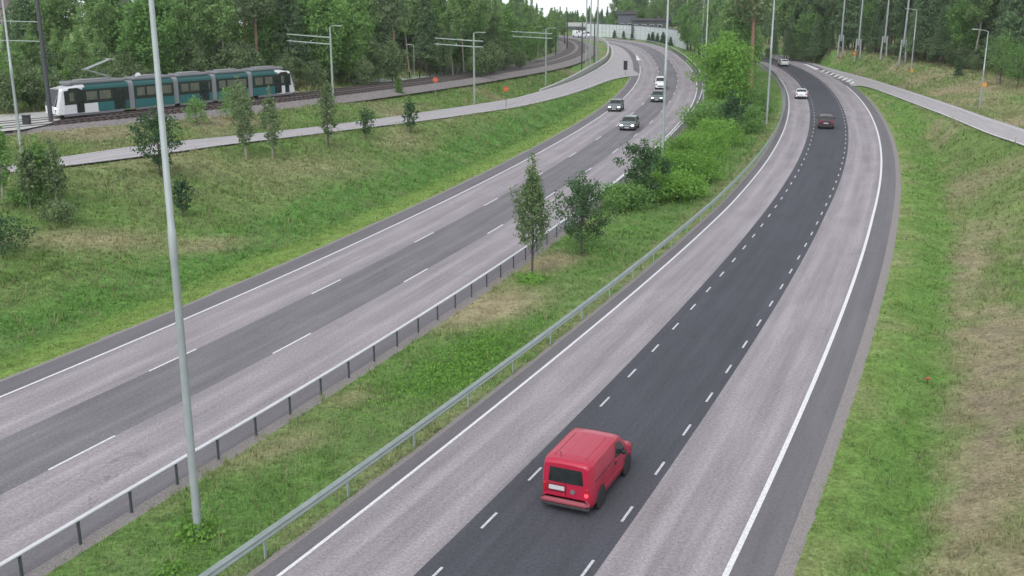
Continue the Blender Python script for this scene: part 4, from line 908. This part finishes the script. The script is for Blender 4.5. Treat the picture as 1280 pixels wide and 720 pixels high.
weeds(215,716,.25,.25,120,.1,LF_BRIGHT,'leafy_weeds','small leafy weed at the bottom edge left of the guard rail')
weeds(565,470,2.2,.26,2600,.085,LF_BRIGHT,'ground_cover',None,kind='stuff',ry=.9,ang=1.05)['label']='bright leafy ground plants between the guard rails'
weeds(608,436,1.8,.24,1700,.085,LF_BRIGHT,'ground_cover',None,kind='stuff',ry=.8,ang=1.05)['label']='bright leafy ground plants higher up the median'
# ------------------------------------------------------------ grass tufts (one stuff object per bank)
def grassmat():
    m=bpy.data.materials.new('grass blades'); m.use_nodes=True; t=m.node_tree; t.nodes.clear(); K=t.links.new
    at=N(t,'ShaderNodeAttribute',attribute_name='Col'); d=N(t,'ShaderNodeBsdfDiffuse'); tr=N(t,'ShaderNodeBsdfTranslucent'); ms=N(t,'ShaderNodeMixShader'); ms.inputs[0].default_value=.25; o=N(t,'ShaderNodeOutputMaterial')
    K(at.outputs['Color'],d.inputs[0]); K(at.outputs['Color'],tr.inputs[0]); K(d.outputs[0],ms.inputs[1]); K(tr.outputs[0],ms.inputs[2]); K(ms.outputs[0],o.inputs[0]); return m
M_BLADE=grassmat()
def grass(name,n,xr,yr,cond,hmin,hmax,wd,seed,label):
    r=np.random.default_rng(seed)
    x=r.uniform(*xr,n*3); y=yr[0]*(yr[1]/yr[0])**r.uniform(0,1,n*3)
    P=np.column_stack([x,y]); s1,ol=RL.so(P); s2,orr=RR.so(P); st,ot=TR.so(P)
    ok=cond(x,y,ol,orr,ot,s1,s2)
    for A,B in((LRa,LRb),(RFa,RFb)):
        ok&=~instrip(P,A,B,.3)[0]
    x,y=x[ok][:n],y[ok][:n]; n=len(x); d,l,ye,b=zones(x,y)
    c=grass_rgb(np.clip(d+r.normal(0,.16,n),0,1),l,ye,np.clip(b+r.normal(0,.1,n),0,1))*r.uniform(.75,1.45,n)[:,None]
    lt=(np.clip((fbm(x*.6+y*.5,y,1.3,41)-.53)*8,0,1)*.75*(1-np.clip(ye+.3*l,0,1)))[:,None]; c=c*(1-lt)+np.array([.27,.31,.16])*lt; dk=(np.clip((fbm(x,y,1.9,61)-.6)*6,0,1)*.35)[:,None]; c=c*(1-dk)+np.array([.05,.12,.03])*dk
    dist=np.hypot(x,y); w_=wd*(.6+dist/70); cl=.45+1.0*fbm(x,y,1.7,5)+1.2*np.clip(fbm(x,y,.9,51)-.62,0,1)*3
    mown=np.clip(ye+.4*l,0,1); tall=np.where(r.random(n)<.035*(1-mown),2.1,1.0); h=r.uniform(hmin,hmax,n)*(1-.5*np.clip(d-.5,0,.5)*2)*cl*(1-.55*mown)*(1-.45*np.clip(b,0,1))*(1+dist/260)*tall; c=np.where(tall[:,None]>1,np.array([.30,.27,.16]),c); z=hz(x,y)
    base=np.column_stack([x,y,z-.02]); V=[];C=[]
    for k in range(3):
        a=r.uniform(0,2*PI,n); ln=r.uniform(.15,.9,n)*h; dx=np.column_stack([np.cos(a),np.sin(a),0*a]); sd=np.column_stack([-np.sin(a),np.cos(a),0*a])*w_[:,None]/2
        o=base+dx*r.uniform(0,.06,n)[:,None]*2; tip=o+dx*ln[:,None]+np.array([0,0,1.])*h[:,None]
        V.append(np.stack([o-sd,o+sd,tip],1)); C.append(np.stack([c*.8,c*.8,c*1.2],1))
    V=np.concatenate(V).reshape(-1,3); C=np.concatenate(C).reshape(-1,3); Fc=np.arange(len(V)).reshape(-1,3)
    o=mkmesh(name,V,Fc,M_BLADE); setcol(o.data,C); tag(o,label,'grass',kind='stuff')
grass('grass',100000,(-30,75),(16,170),lambda x,y,ol,orr,ot,s1,s2:(ol>11.3+.4*vnoise(x,y,.6,8))&(orr<-4.5)&(y>16),.10,.26,.03,1,'green and straw grass of the median between the guard rails')
grass('grass',120000,(-75,30),(28,200),lambda x,y,ol,orr,ot,s1,s2:(ol<-1.7-.4*vnoise(x,y,.8,8))&(ot>6.5),.09,.25,.033,2,'grass of the left bank below the ramp and tram line')
grass('grass',120000,(6,90),(14,230),lambda x,y,ol,orr,ot,s1,s2:(orr>8.45+.5*vnoise(x,y,.7,9)),.10,.30,.03,3,'rough grass of the right bank, straw coloured near the bottom')
grass('grass',26000,(-90,30),(70,260),lambda x,y,ol,orr,ot,s1,s2:(ot<-3.6)&(ot>-22),.2,.5,.04,4,'pale grass verge behind the tram line')
# ------------------------------------------------------------ vehicles
def lerpa(tab,x): 
    t=np.array(tab); return float(np.interp(x,t[:,0],t[:,1]))
def car(name,cat,label,paint,L,W,H,kind,px,py,road,rev=False,off=None,lights='on',plate=True,group=None,detail=False,offset_s=0,brake=False):
    x0,y0=unp(px,py); s,o=road.so(np.array([[x0,y0]])); s=float(s[0])+offset_s; o=float(o[0]) if off is None else off
    c=road.at(s,o); th=road.ang(s)+(PI if rev else 0)
    e=empty(name,(float(c[0]),float(c[1]),0.0),th,label,cat,group)
    belt=.60*H if kind=='van' else .62*H; hl=L/2
    if kind=='van': top=[(-hl,H*.93),(-hl+.10,H*.985),(-hl+.5,H),(hl*.10,H*1.0),(hl*.30,H*.965),(hl*.42,H*.86),(hl*.60,H*.66),(hl*.64,H*.625),(hl*.85,H*.57),(hl*.96,H*.49),(hl,H*.40)]
    elif kind=='suv': top=[(-hl,H*.62),(-hl+.10,H*.68),(-hl+.45,H*.93),(-hl+.8,H*.985),(0,H),(hl*.18,H*.965),(hl*.48,H*.68),(hl*.54,H*.65),(hl*.88,H*.58),(hl*.97,H*.50),(hl,H*.42)]
    elif kind=='sedan': top=[(-hl,H*.60),(-hl+.08,H*.68),(-hl+.55,H*.71),(-hl+1.15,H*.95),(-hl+1.5,H*.99),(-.1,H),(hl*.12,H*.97),(hl*.44,H*.67),(hl*.5,H*.64),(hl*.86,H*.55),(hl*.97,H*.46),(hl,H*.38)]
    else: top=[(-hl,H*.62),(-hl+.08,H*.70),(-hl+.5,H*.94),(-hl+.85,H*.985),(0,H),(hl*.14,H*.97),(hl*.48,H*.68),(hl*.54,H*.65),(hl*.87,H*.57),(hl*.97,H*.48),(hl,H*.40)]
    z0=.20
    plan=lambda x: W/2*(1-.13*max(0,(abs(x)-hl*.80)/(hl*.20))**2.2)
    def hw(x,z):
        t=1-.035*max(0,(.42-z)/.25)
        if z>belt*.98: t-= (.085 if kind=='van' else .20)*((z-belt*.98)/(H-belt*.98))**1.25
        return plan(x)*t
    xs_=sorted(set([-hl,-hl+.03,-hl+.1,-hl+.25]+[t[0] for t in top]+[hl-.1,hl-.03,hl]+list(np.linspace(-hl,hl,25))))
    b=MB(); V=[];rings=[]
    for x in xs_:
        zt=lerpa(top,x); zb=z0+.10*max(0,(abs(x)-hl*.9)/(hl*.1)); ring=[]
        lv=[zb,zb+.07]+list(np.linspace(zb+.16,zt-.14,6))
        ring=[(hw(x,zb)*.80,zb)]+[(hw(x,z)*(1 if i else .97),z) for i,z in enumerate(lv[1:])]
        h1=hw(x,zt-.06); ring+=[(h1*.985,zt-.07),(h1*.93,zt-.02),(h1*.80,zt+.0),(h1*.45,zt+.018),(0,zt+.025)]
        full=[(y,z) for y,z in ring]+[(-y,z) for y,z in ring[::-1][1:]]
        rings.append([(x,y,z) for y,z in full])
    k=len(rings[0]); 
    for r_ in rings: V+=r_
    Fc=[(i*k+j,i*k+j+1,(i+1)*k+j+1,(i+1)*k+j) for i in range(len(rings)-1) for j in range(k-1)]+[((i+1)*k,(i+1)*k+k-1,i*k+k-1,i*k) for i in range(len(rings)-1)]+[tuple(range(k)),tuple(range((len(rings)-1)*k,len(rings)*k))[::-1]]
    b.add(V,Fc); body=b.build('body',paint,e,True)
    # sill / underbody
    b=MB(); b.box((0,0,.23),(L*.86,W*.90,.2),bev=.05); b.build('underbody',M_BLKPL,e)
    # top glass patches
    def toppatch(xa,xb,fy,nm,mt=M_GLASS,lift=.012,n=8):
        V=[];Fc=[]; ys_=np.linspace(-1,1,9)
        for i in range(n+1):
            x=xa+(xb-xa)*i/n; zt=lerpa(top,x); h1=hw(x,zt-.06)
            for q in ys_:
                f=abs(q)*fy; z=zt+(np.interp(f,[0,.45,.80,.93],[.025,.018,0,-.02]))+lift; V.append((x,q*fy*h1,z))
        for i in range(n):
            for j in range(8): Fc.append((i*9+j,i*9+j+1,(i+1)*9+j+1,(i+1)*9+j))
        m_=MB().add(V,Fc); return m_.build(nm,mt,e)
    xt=[t[0] for t in top]
    if kind=='van': toppatch(hl*.31,hl*.585,.88,'windscreen')
    else: toppatch(hl*.17,hl*.465,.88,'windscreen')
    def side(poly,nm,mt=M_GLASS,lift=.008):
        out=[]
        for sg in(-1,1):
            xs2=[p[0] for p in poly];n=10; V=[];Fc=[]
            # scan columns
            lo,hi=min(xs2),max(xs2)
            for i in range(n+1):
                x=lo+(hi-lo)*i/n; zsx=[]
                for (x1,z1),(x2,z2) in zip(poly,poly[1:]+poly[:1]):
                    if min(x1,x2)-1e-6<=x<=max(x1,x2)+1e-6:
                        if abs(x2-x1)<1e-6: zsx+=[z1,z2]
                        else: zsx.append(z1+(z2-z1)*(x-x1)/(x2-x1))
                a,c_=min(zsx),max(zsx)
                for j in range(5):
                    z=a+(c_-a)*j/4; V.append((x,sg*(hw(x,z)+lift),z))
            for i in range(n):
                for j in range(4): Fc.append((i*5+j,i*5+j+1,(i+1)*5+j+1,(i+1)*5+j))
            out.append(MB().add(V,Fc).build(nm,mt,e))
        return out
    gt=H*.92; gb=belt*1.04
    if kind=='van':
        side([(hl*.02,gb-.0),(hl*.06,gt-.03),(hl*.27,gt-.06),(hl*.47,gb+.03),(hl*.42,gb-.04)],'side_window')
    else:
        xr={'suv':-hl+.55,'hatch':-hl+.55,'sedan':-hl+1.0}[kind]
        side([(xr-.1,gb),(xr+.35,gt),(-.30*1,gt+.005),(-.30,gb)],'rear_side_window'); side([(-.24,gb),(-.24,gt+.005),(hl*.10,gt-.01),(hl*.40,gb+.02),(hl*.36,gb)],'front_side_window')
        a,b_={'suv':(-hl+.14,-hl+.45),'hatch':(-hl+.12,-hl+.46),'sedan':(-hl+.62,-hl+1.13)}[kind]; toppatch(a,b_,.84,'rear_window')
    def rear(y,z,sy,sz,nm,mt,t=.03,xoff=0,bev=.012,parent=None,x=None):
        zt=lerpa(top,-hl); xr_=-hl if x is None else x
        m_=MB(); m_.box((xr_-t/2+.006+xoff,y,z),(t,sy,sz),bev=bev); return m_.build(nm,mt,parent or e)
    WX=L*.305; WR=.325 if kind!='suv' else .36
    for fx in(-1,1):
        for sg in(-1,1):
            cx_=fx*WX+(.04 if kind!='van' else .03)*1; yy=sg*(W/2-.135)
            m_=MB(); m_.disc((cx_,sg*(W/2+.004),WR+.02),WR+.05,.03); m_.build('wheel_arch',M_BLKPL,e)
            m_=MB(); m_.disc((cx_,yy+sg*.03,WR),WR,.21,n=28); wh=m_.build('wheel',M_TYRE,e,True)
            m_=MB(); m_.disc((cx_,yy+sg*.132,WR),WR*.62,.016,n=20); m_.disc((cx_,yy+sg*.142,WR),WR*.16,.016,n=10)
            m_.build('rim',M_RIM if not detail else mat('steel wheel cover',(.10,.10,.105),.5,.3),wh)
    # lamps
    for sg in(-1,1):
        m_=MB(); zl=H*.44; 
        if kind=='van': m_.box((hl-.09,sg*W*.37,zl),(.22,.30,.18),bev=.05)
        else: m_.box((hl-.085,sg*W*.36,zl),(.22,.34,.15),bev=.05)
        m_.build('headlight',M_LAMPW if lights=='on' else M_GLASS,e)
        if kind!='van':
            m_=MB(); m_.box((-hl+.05,sg*W*.385,H*.55),(.2,.26,.17),bev=.04); m_.build('tail_light',M_TAILON if brake else M_TAIL,e)
        m_=MB(); m_.box((hl*.30 if kind=='van' else hl*.34,sg*(hw(hl*.34,belt)+.10),belt*1.07),(.12,.20,.15),bev=.04); m_.build('mirror',M_BLKPL if kind=='van' else paint,e)
    m_=MB(); m_.box((hl-.012,0,H*.30),(.06,W*.56,.17),bev=.02); m_.build('grille',M_BLKPL,e)
    if plate:
        m_=MB(); m_.box((hl+.018,0,.38),(.02,.50,.11)); m_.build('number_plate',M_PLATE,e)
    if kind!='van':
        rear(0,H*.46,.52,.13,'number_plate',M_PLATE,.03); rear(0,.33,W*.80,.20,'rear_bumper',M_BLKPL,.06,bev=.03)
    if detail:
        # van rear: two door window, bumper, lamps, plate, badge, trims
        g=MB(); V=[];Fc=[]; zs_=np.linspace(H*.585,H*.865,7); 
        for z in zs_:
            for q in np.linspace(-1,1,13):
                wv=hw(-hl+.1,z)*.83*(1-.05*(z-zs_[0])/(zs_[-1]-zs_[0])); V.append((-hl-.012+.02*(abs(q)**4),q*wv,z))
        n=13; Fc=[(i*n+j,i*n+j+1,(i+1)*n+j+1,(i+1)*n+j) for i in range(6) for j in range(n-1)]; MB().add(V,Fc).build('rear_window',M_GLASS,e)
        m_=MB(); m_.box((-hl-.02,0,.40),(.24,W*.95,.25),bev=.10); m_.build('rear_bumper',mat('dull red bumper',(.26,.05,.07),.6),e)
        m_=MB(); m_.box((-hl-.01,0,.27),(.2,W*.93,.1),bev=.03); m_.build('bumper_lip',M_BLKPL,e)
        for sg in(-1,1):
            m_=MB(); m_.box((-hl+.035,sg*W*.405,H*.455),(.13,.13,.34),bev=.04); tl=m_.build('tail_light',M_TAIL,e)
            m_=MB(); m_.disc((-hl-.035,sg*W*.40,H*.425),.062 if sg<0 else .045,.02,'x',14); m_.build('brake_bulb',M_TAILON if sg<0 else M_TAIL,tl)
        m_=MB(); m_.box((-hl-.02,W*.17,H*.475),(.025,.50,.14),bev=.008); pl=m_.build('number_plate',M_PLATE,e)
        m_=MB(); m_.box((-hl-.012,W*.17,H*.47),(.02,.60,.24),bev=.008); m_.build('recess_shade_panel',mat('red with recess shade',(.16,.008,.018),.4),e)  # raised panel, darker red paints in the shade of a plate recess
        m_=MB(); m_.disc((-hl-.015,-W*.135,H*.44),.075,.02,'x',18); m_.build('emblem',M_RIM,e)
        m_=MB(); m_.box((-hl-.003,0,H*.60),(.012,.016,H*.62)); m_.build('door_seam',M_DARK,e)
        # side: rubbing strips, sliding door rail, seams, handles, roof ribs
        for sg in(-1,1):
            for (xa,xb,z,hh,nm,mt) in ((-hl*.52,hl*.50,.52,.085,'rubbing_strip',mat('faded red trim',(.34,.03,.05),.6)),(-hl*.85,-hl*.02,belt*1.05,.022,'sliding_door_rail',M_DARK)):
                m_=MB(); m_.box(((xa+xb)/2,sg*(hw(0,z)+.006),z),(xb-xa,.022,hh),bev=.006); m_.build(nm,mt,e)
            for xx in(-hl*.03,hl*.46,-hl*.50):
                m_=MB(); V=[];n=6
                for i in range(n): 
                    z=.40+(H*.84-.40)*i/(n-1) if xx<hl*.4 else .40+(belt-.40)*i/(n-1)
                    V+=[(xx-.007,sg*(hw(xx,z)+.003),z),(xx+.007,sg*(hw(xx,z)+.003),z)]
                m_.add(V,[(2*i,2*i+1,2*i+3,2*i+2) for i in range(n-1)]); m_.build('door_seam',M_DARK,e)
            m_=MB(); m_.box((hl*.03,sg*(hw(0,.95)+.02),belt*.90),(.17,.03,.045),bev=.012); m_.build('door_handle',M_BLKPL,e)
        for yy in(-.55,-.2,.2,.55):
            m_=MB(); m_.tube([(-hl+.35,yy*.9,H+.012),(hl*.05,yy*.9,H+.016)],.014,6); m_.build('roof_rib',paint,e,True)
        m_=MB(); m_.tube([(-hl+.28,.25,H),(-hl+.16,.25,H+.22)],.008,5); m_.build('aerial',M_DARK,e)
        m_=MB(); m_.box((-hl+.16,0,H*.935),(.10,.3,.035),bev=.01); m_.build('high_brake_lamp',M_TAIL,e)
        m_=MB(); m_.box((hl*.44,0,belt*.96),(.10,W*.8,.02),rz=0); m_.build('wiper',M_DARK,e)
    return e
def paint(n,c,r=.3): return mat(n,c,r,0,noise=.04,nscale=3,coat=.35)
P_RED=paint('faded red paint',(.40,.012,.045),.4); P_GREY=paint('slate grey paint',(.10,.125,.13)); P_GREY2=paint('green grey paint',(.085,.115,.115)); P_DG=paint('dark green grey paint',(.06,.085,.08)); P_WHITE=paint('white paint',(.66,.67,.70)); P_DRED=paint('dark plum paint',(.055,.026,.036)); P_SILV=paint('pale silver paint',(.55,.60,.60))
VAN=car('panel_van','van','red panel van driving away in the dark middle lane, its right brake lamp lit',P_RED,4.05,1.66,1.68,'van',736,607,RR,detail=True,lights='off')
car('parked_car','car','grey car with lit headlamps in the outer lane beside the green bank',P_GREY,4.0,1.68,1.42,'hatch',770,138,RL,True,group='oncoming cars on the left carriageway')['x']=1
car('car','car','grey green car with lit headlamps, nearest of the oncoming cars',P_GREY2,4.3,1.72,1.42,'hatch',787,161,RL,True,group='oncoming cars on the left carriageway')
car('car','car','dark car with two bright headlamps just in front of the white van',P_DG,4.0,1.7,1.45,'hatch',822,126.5,RL,True,group='oncoming cars on the left carriageway')
car('white_van','van','white van following close behind the dark car with bright headlamps',P_WHITE,4.2,1.75,1.8,'van',826,110.5,RL,True,lights='off',group='oncoming cars on the left carriageway')
car('car','car','white car in the left lane of the right carriageway, driving away',P_WHITE,4.1,1.7,1.38,'sedan',1001,122.5,RR,lights='off',group='cars driving away on the right carriageway')
car('suv','car','dark plum estate with red tail lamps in the dark middle lane',P_DRED,4.2,1.74,1.5,'suv',1032,159,RR,lights='off',brake=False,group='cars driving away on the right carriageway')
car('car','car','pale silver car farthest up the dark lane beside the median wood',P_SILV,4.2,1.7,1.45,'hatch',979,82.5,RR,lights='off',group='cars driving away on the right carriageway')
car('white_van','van','white van on the far bend behind the masts, leftmost of two',P_WHITE,5.2,2.0,2.3,'van',731,46.5,RL,True,off=6,lights='off',group='white vans on the far bend')
car('white_van','van','white van on the far bend behind the masts, rightmost of two',P_WHITE,5.0,2.0,2.2,'van',737,47.5,RL,True,off=5,lights='off',group='white vans on the far bend')
for o in bpy.data.objects:
    if o.name.startswith('parked_car'): o.name='car.grey'; o.name='car.010'; del o['x']
# ------------------------------------------------------------ tram
def tram():
    a=np.array(unp(68,149,4.15)); sA,oA=TR.so(a[None]); sA=float(sA[0]); Ltot=29.5
    # find s where far end projects at px 357
    p0=TR.at(sA,0.0); p1=TR.at(sA+Ltot,0.0); th=math.atan2(*(p1-p0)[::-1]); z=float(TR.zz(sA))+.12
    e=empty('tram',(float(p0[0]),float(p0[1]),z),th,'white and teal low floor tram of five joined sections running in front of the wood','tram')
    e.scale=(.835,.87,.87)
    TEAL=mat('teal livery',(.018,.125,.13),.35,coat=.4); TEALD=mat('dark teal',(.012,.085,.085),.35,coat=.4); WH=mat('tram white',(.66,.67,.70),.35,coat=.4); GR=mat('tram grey roof',(.17,.18,.19),.6); LG=mat('bellows grey',(.22,.23,.24),.75); TG=mat('tram window',(.03,.038,.036),.12,noise=.25,nscale=.8); PG=mat('painted interior glow',(.11,.12,.09),.3,noise=.3,nscale=1.5)
    W=2.4; secs=[(0.0,8.9),(9.6,14.9),(15.6,20.4),(21.1,26.0),(26.7,34.0)]
    def prism(x0,x1,prof,nm,m,par,smooth=False):
        k=len(prof); V=[(x,y,zz) for x in(x0,x1) for y,zz in prof]; Fc=[(j,(j+1)%k,k+(j+1)%k,k+j) for j in range(k)]+[tuple(range(k)),tuple(range(k,2*k))[::-1]]
        return MB().add(V,Fc).build(nm,m,par,smooth)
    h=W/2; prof=[(-h,.32),(-h,2.7),(-h+.06,3.0),(-h+.28,3.22),(h-.28,3.22),(h-.06,3.0),(h,2.7),(h,.32)]
    for i,(x0,x1) in enumerate(secs):
        end=-1 if i==0 else (1 if i==4 else 0)
        if end==0: sec=prism(x0,x1,prof,'section',TEALD,e)
        else:
            # nose: plan taper plus a windscreen that leans back
            sl=lambda zz:.42*max(0,zz-1.2)**1.15
            st=[(0,.70,1.0,.10),(.22,.88,1.0,.03),(.8,.98,.85,0),(1.6,1,.5,0),(2.6,1,0,0),(3.5,1,0,0)]
            V=[];k=len(prof)
            for (dx,wf,sf,cut) in st:
                for y,zz in prof:
                    z_=zz if zz>1 else zz+cut; z_=z_-(.28*sf if zz>3.1 else .12*sf if zz>2.9 else 0); q=dx+sl(z_)*sf; V.append((x0+q if end<0 else x1-q,y*wf,z_))
            Fc=[(a_*k+j,a_*k+(j+1)%k,(a_+1)*k+(j+1)%k,(a_+1)*k+j) for a_ in range(len(st)-1) for j in range(k)]+[tuple(range((len(st)-1)*k,len(st)*k))[::-1]]
            # front face in strips so that it follows the lean
            zs_=[.42,1.25,1.9,2.5,2.9]; o_=len(V)
            for zz in zs_: V+=[((x0+sl(zz)) if end<0 else (x1-sl(zz)),-h*.70,zz),((x0+sl(zz)) if end<0 else (x1-sl(zz)),h*.70,zz)]
            Fc+=[(o_+2*q_,o_+2*q_+1,o_+2*q_+3,o_+2*q_+2) for q_ in range(4)]
            sec=MB().add(V,Fc).build('section',WH,e)
            prism(*((x0+3.5,x1) if end<0 else (x0,x1-3.5)),prof,'rear_body',TEALD,sec)
            V=[]
            for zz in (1.22,1.6,2.1,2.6,2.86):
                q=sl(zz)-.025; V+=[((x0+q) if end<0 else (x1-q),-h*.66,zz),((x0+q) if end<0 else (x1-q),h*.66,zz)]
            MB().add(V,[(2*q_,2*q_+1,2*q_+3,2*q_+2) for q_ in range(4)]).build('windscreen',M_GLASS,sec)
            for sg in(-1,1):
                V=[];lo_,hi_=(.95,4.2); n=10
                for q_ in range(n+1):
                    dx=lo_+(hi_-lo_)*q_/n; top_=2.92 if dx<2.6 else 2.92-.28*min(1,(dx-2.6)/.7); 
                    if dx<1.5: top_=1.28+(2.92-1.28)*((dx-.95)/.55)**.6
                    xx=x0+dx if end<0 else x1-dx; wq=np.interp(dx,[0,.22,.8,1.6,2.6],[.70,.88,.98,1,1]); V+=[(xx,sg*(h*1.0*max(wq,.985)+.020),1.27),(xx,sg*(h*max(wq,.985)+.020),top_)]
                MB().add(V,[(2*q_,2*q_+1,2*q_+3,2*q_+2) for q_ in range(n)]).build('cab_window',M_GLASS,sec)
            for sg in(-1,1):
                m_=MB(); m_.box((x0+.12 if end<0 else x1-.12,sg*.72,.98),(.16,.34,.16),bev=.04); m_.build('headlight',M_LAMPW if end<0 else M_TAIL,sec)
        g0=x0+(1.0 if end<0 else .02); g1=x1-(1.0 if end>0 else .02)
        for sg in(-1,1):
            y=sg*(h+.012)
            m_=MB(); m_.box(((g0+g1)/2,y,1.98),(g1-g0,.03,1.42),bev=.008); m_.build('window_band',TG,sec)
            # lower teal and white panels
            if end==0:
                m_=MB(); m_.box(((x0+x1)/2,y,.80),(x1-x0-.04,.03,.86),bev=.008); m_.build('side_panel',TEAL,sec)
            else:
                xa=4.4; 
                q0,q1=(x0+4.9,x0+6.9) if end<0 else (x1-6.4 if False else x0+4.75,x1-3.0) if False else ((x0+4.9,x0+6.9) if end<0 else (x0+.05,x0+3.5))
                wq0,wq1=(x0+3.3,x0+5.0) if end<0 else (x1-3.0,x1-2.05)
                m_=MB(); m_.box(((wq0+wq1)/2,y-sg*.003,.80),(wq1-wq0,.03,.96),bev=.008); m_.build('white_panel',WH,sec)
                m_=MB(); m_.box(((q0+q1)/2,y,.83),(q1-q0,.03,.92),bev=.008); m_.build('side_panel',TEAL,sec)
                n=10; cx_=q0 if end<0 else q1
                # curved teal corner
                V=[(cx_,y+sg*.001,1.29)]+[(cx_-(-end)*-1*0,y,1.29)]*0
                sx_=-1 if end<0 else 1
                V=[(cx_,y+sg*.004,1.28),(cx_,y+sg*.004,.40)]+[(cx_+sx_*1.0*math.cos(t),y+sg*.004,1.28-.88*math.sin(t)) for t in np.linspace(PI/2,0,8)]
                MB().add(V,[tuple(range(len(V)))]).build('livery_swoosh',TEAL,sec)
            # teal strip above windows
            m_=MB(); m_.box(((x0+(3.2 if end<0 else .02)+x1-(3.2 if end>0 else .02))/2,y,2.80),(x1-x0-(3.2 if end else .04),.03,.22),bev=.008); m_.build('upper_stripe',TEAL,sec)
            # panes lighter: interior glow put into their colour
            wx=[]; 
            if end==0: wx=[(x0+.35,x0+1.35),(x0+1.65,x0+2.9),(x0+3.2,x1-.35)]
            elif end<0: wx=[(x0+1.6,x0+2.1),(x0+3.6,x0+4.9),(x0+5.2,x0+6.6)]
            else: wx=[(x0+.4,x0+1.6),(x0+2.0,x0+3.2),(x1-3.3,x1-2.2)]
            for a_,c_ in wx:
                m_=MB(); m_.box(((a_+c_)/2,y+sg*.018,2.03),(c_-a_,.012,.86),bev=.004); m_.build('pane',PG,sec)
            # doors
            ds=[(x0+7.0,x0+8.4)] if end<0 else ([(x0+4.3-.0,x0+4.9)] if False else [])
            if end<0: ds=[(x0+2.35,x0+3.25),(x0+6.95,x0+8.35)]
            elif end>0: ds=[(x1-2.0,x1-1.3),(x0+3.6,x0+4.7)]
            elif i==2: ds=[(x0+2.9,x0+4.3)]
            for a_,c_ in ds:
                m_=MB(); m_.box(((a_+c_)/2,y+sg*.012,1.45),(c_-a_,.03,2.1),bev=.01); dr=m_.build('door',M_GLASS,sec)
                m_=MB(); m_.box(((a_+c_)/2,y+sg*.03,1.45),(.05,.02,2.06)); m_.build('door_edge',M_DARK,dr) if False else None
            m_=MB(); m_.box(((x0+x1)/2,sg*(h-.03),.22),(x1-x0-(1.6 if end else .1),.1,.26),bev=.02); m_.build('skirt',GR,sec)
        # roof equipment
        m_=MB(); ra,rb_=(x0+1.9,x1-.2) if end<0 else ((x0+.2,x1-1.9) if end>0 else (x0+.15,x1-.15)); m_.box(((ra+rb_)/2,0,3.36),(rb_-ra,W*.84,.34),bev=.1); m_.build('roof_fairing',GR,sec)
        m_=MB(); m_.box(((ra+rb_)/2,0,3.58),((rb_-ra)*.6,W*.5,.14),bev=.04); m_.build('roof_unit',LG,sec)
    for i in range(4):
        xa,xb=secs[i][1],secs[i+1][0]
        be=prism(xa+.02,xb-.02,[(y*.955,zz*1.0+.02) for y,zz in prof],'bellows',LG,e)
    for xb in(4.6,18.0,30.0):
        m_=MB(); m_.box((xb,0,.12),(2.9,2.0,.36),bev=.05)
        bg_=m_.build('bogie',M_DARK,e)
        for dx in(-.9,.9):
            for sg in(-1,1):
                m_=MB(); m_.disc((xb+dx,sg*.72,.14),.3,.12,n=18); m_.build('wheel',M_RUST,bg_)
    # pantograph
    pg=MB(); 
    for sg in(-.28,.28): pg.tube([(7.4,sg,3.75),(4.5,sg*.8,4.62)],.05,6)
    pa=pg.build('pantograph',M_STEEL,e)
    pg=MB(); 
    for sg in(-.22,.22): pg.tube([(4.5,sg,4.62),(7.6,sg*.6,5.5)],.075,6)
    pg.build('upper_arm',M_STEEL,pa); pg=MB(); pg.box((7.7,0,5.55),(.30,1.6,.06),bev=.02); pg.box((7.9,0,5.5),(.06,1.5,.05)); pg.build('collector_head',M_STEEL,pa)
    return e
tram()

# prototypes nobody used
for o in list(bpy.data.objects):
    if o.type=='MESH' and o.parent is None and o.name.split('.')[0] in('trunk','crown','foliage'): bpy.data.objects.remove(o)

# ------------------------------------------------------------ haze
hm=bpy.data.materials.new('haze air'); hm.use_nodes=True; t=hm.node_tree; t.nodes.clear(); v=N(t,'ShaderNodeVolumePrincipled'); o=N(t,'ShaderNodeOutputMaterial'); t.links.new(v.outputs[0],o.inputs['Volume'])
v.inputs['Color'].default_value=(.86,.90,.93,1); v.inputs['Density'].default_value=.0002; v.inputs['Anisotropy'].default_value=.2
b=MB(); b.box((0,650,-15),(3060,2160,120)); tag(b.build('haze',hm),'thin pale haze filling the air over the whole valley','haze',kind='stuff')
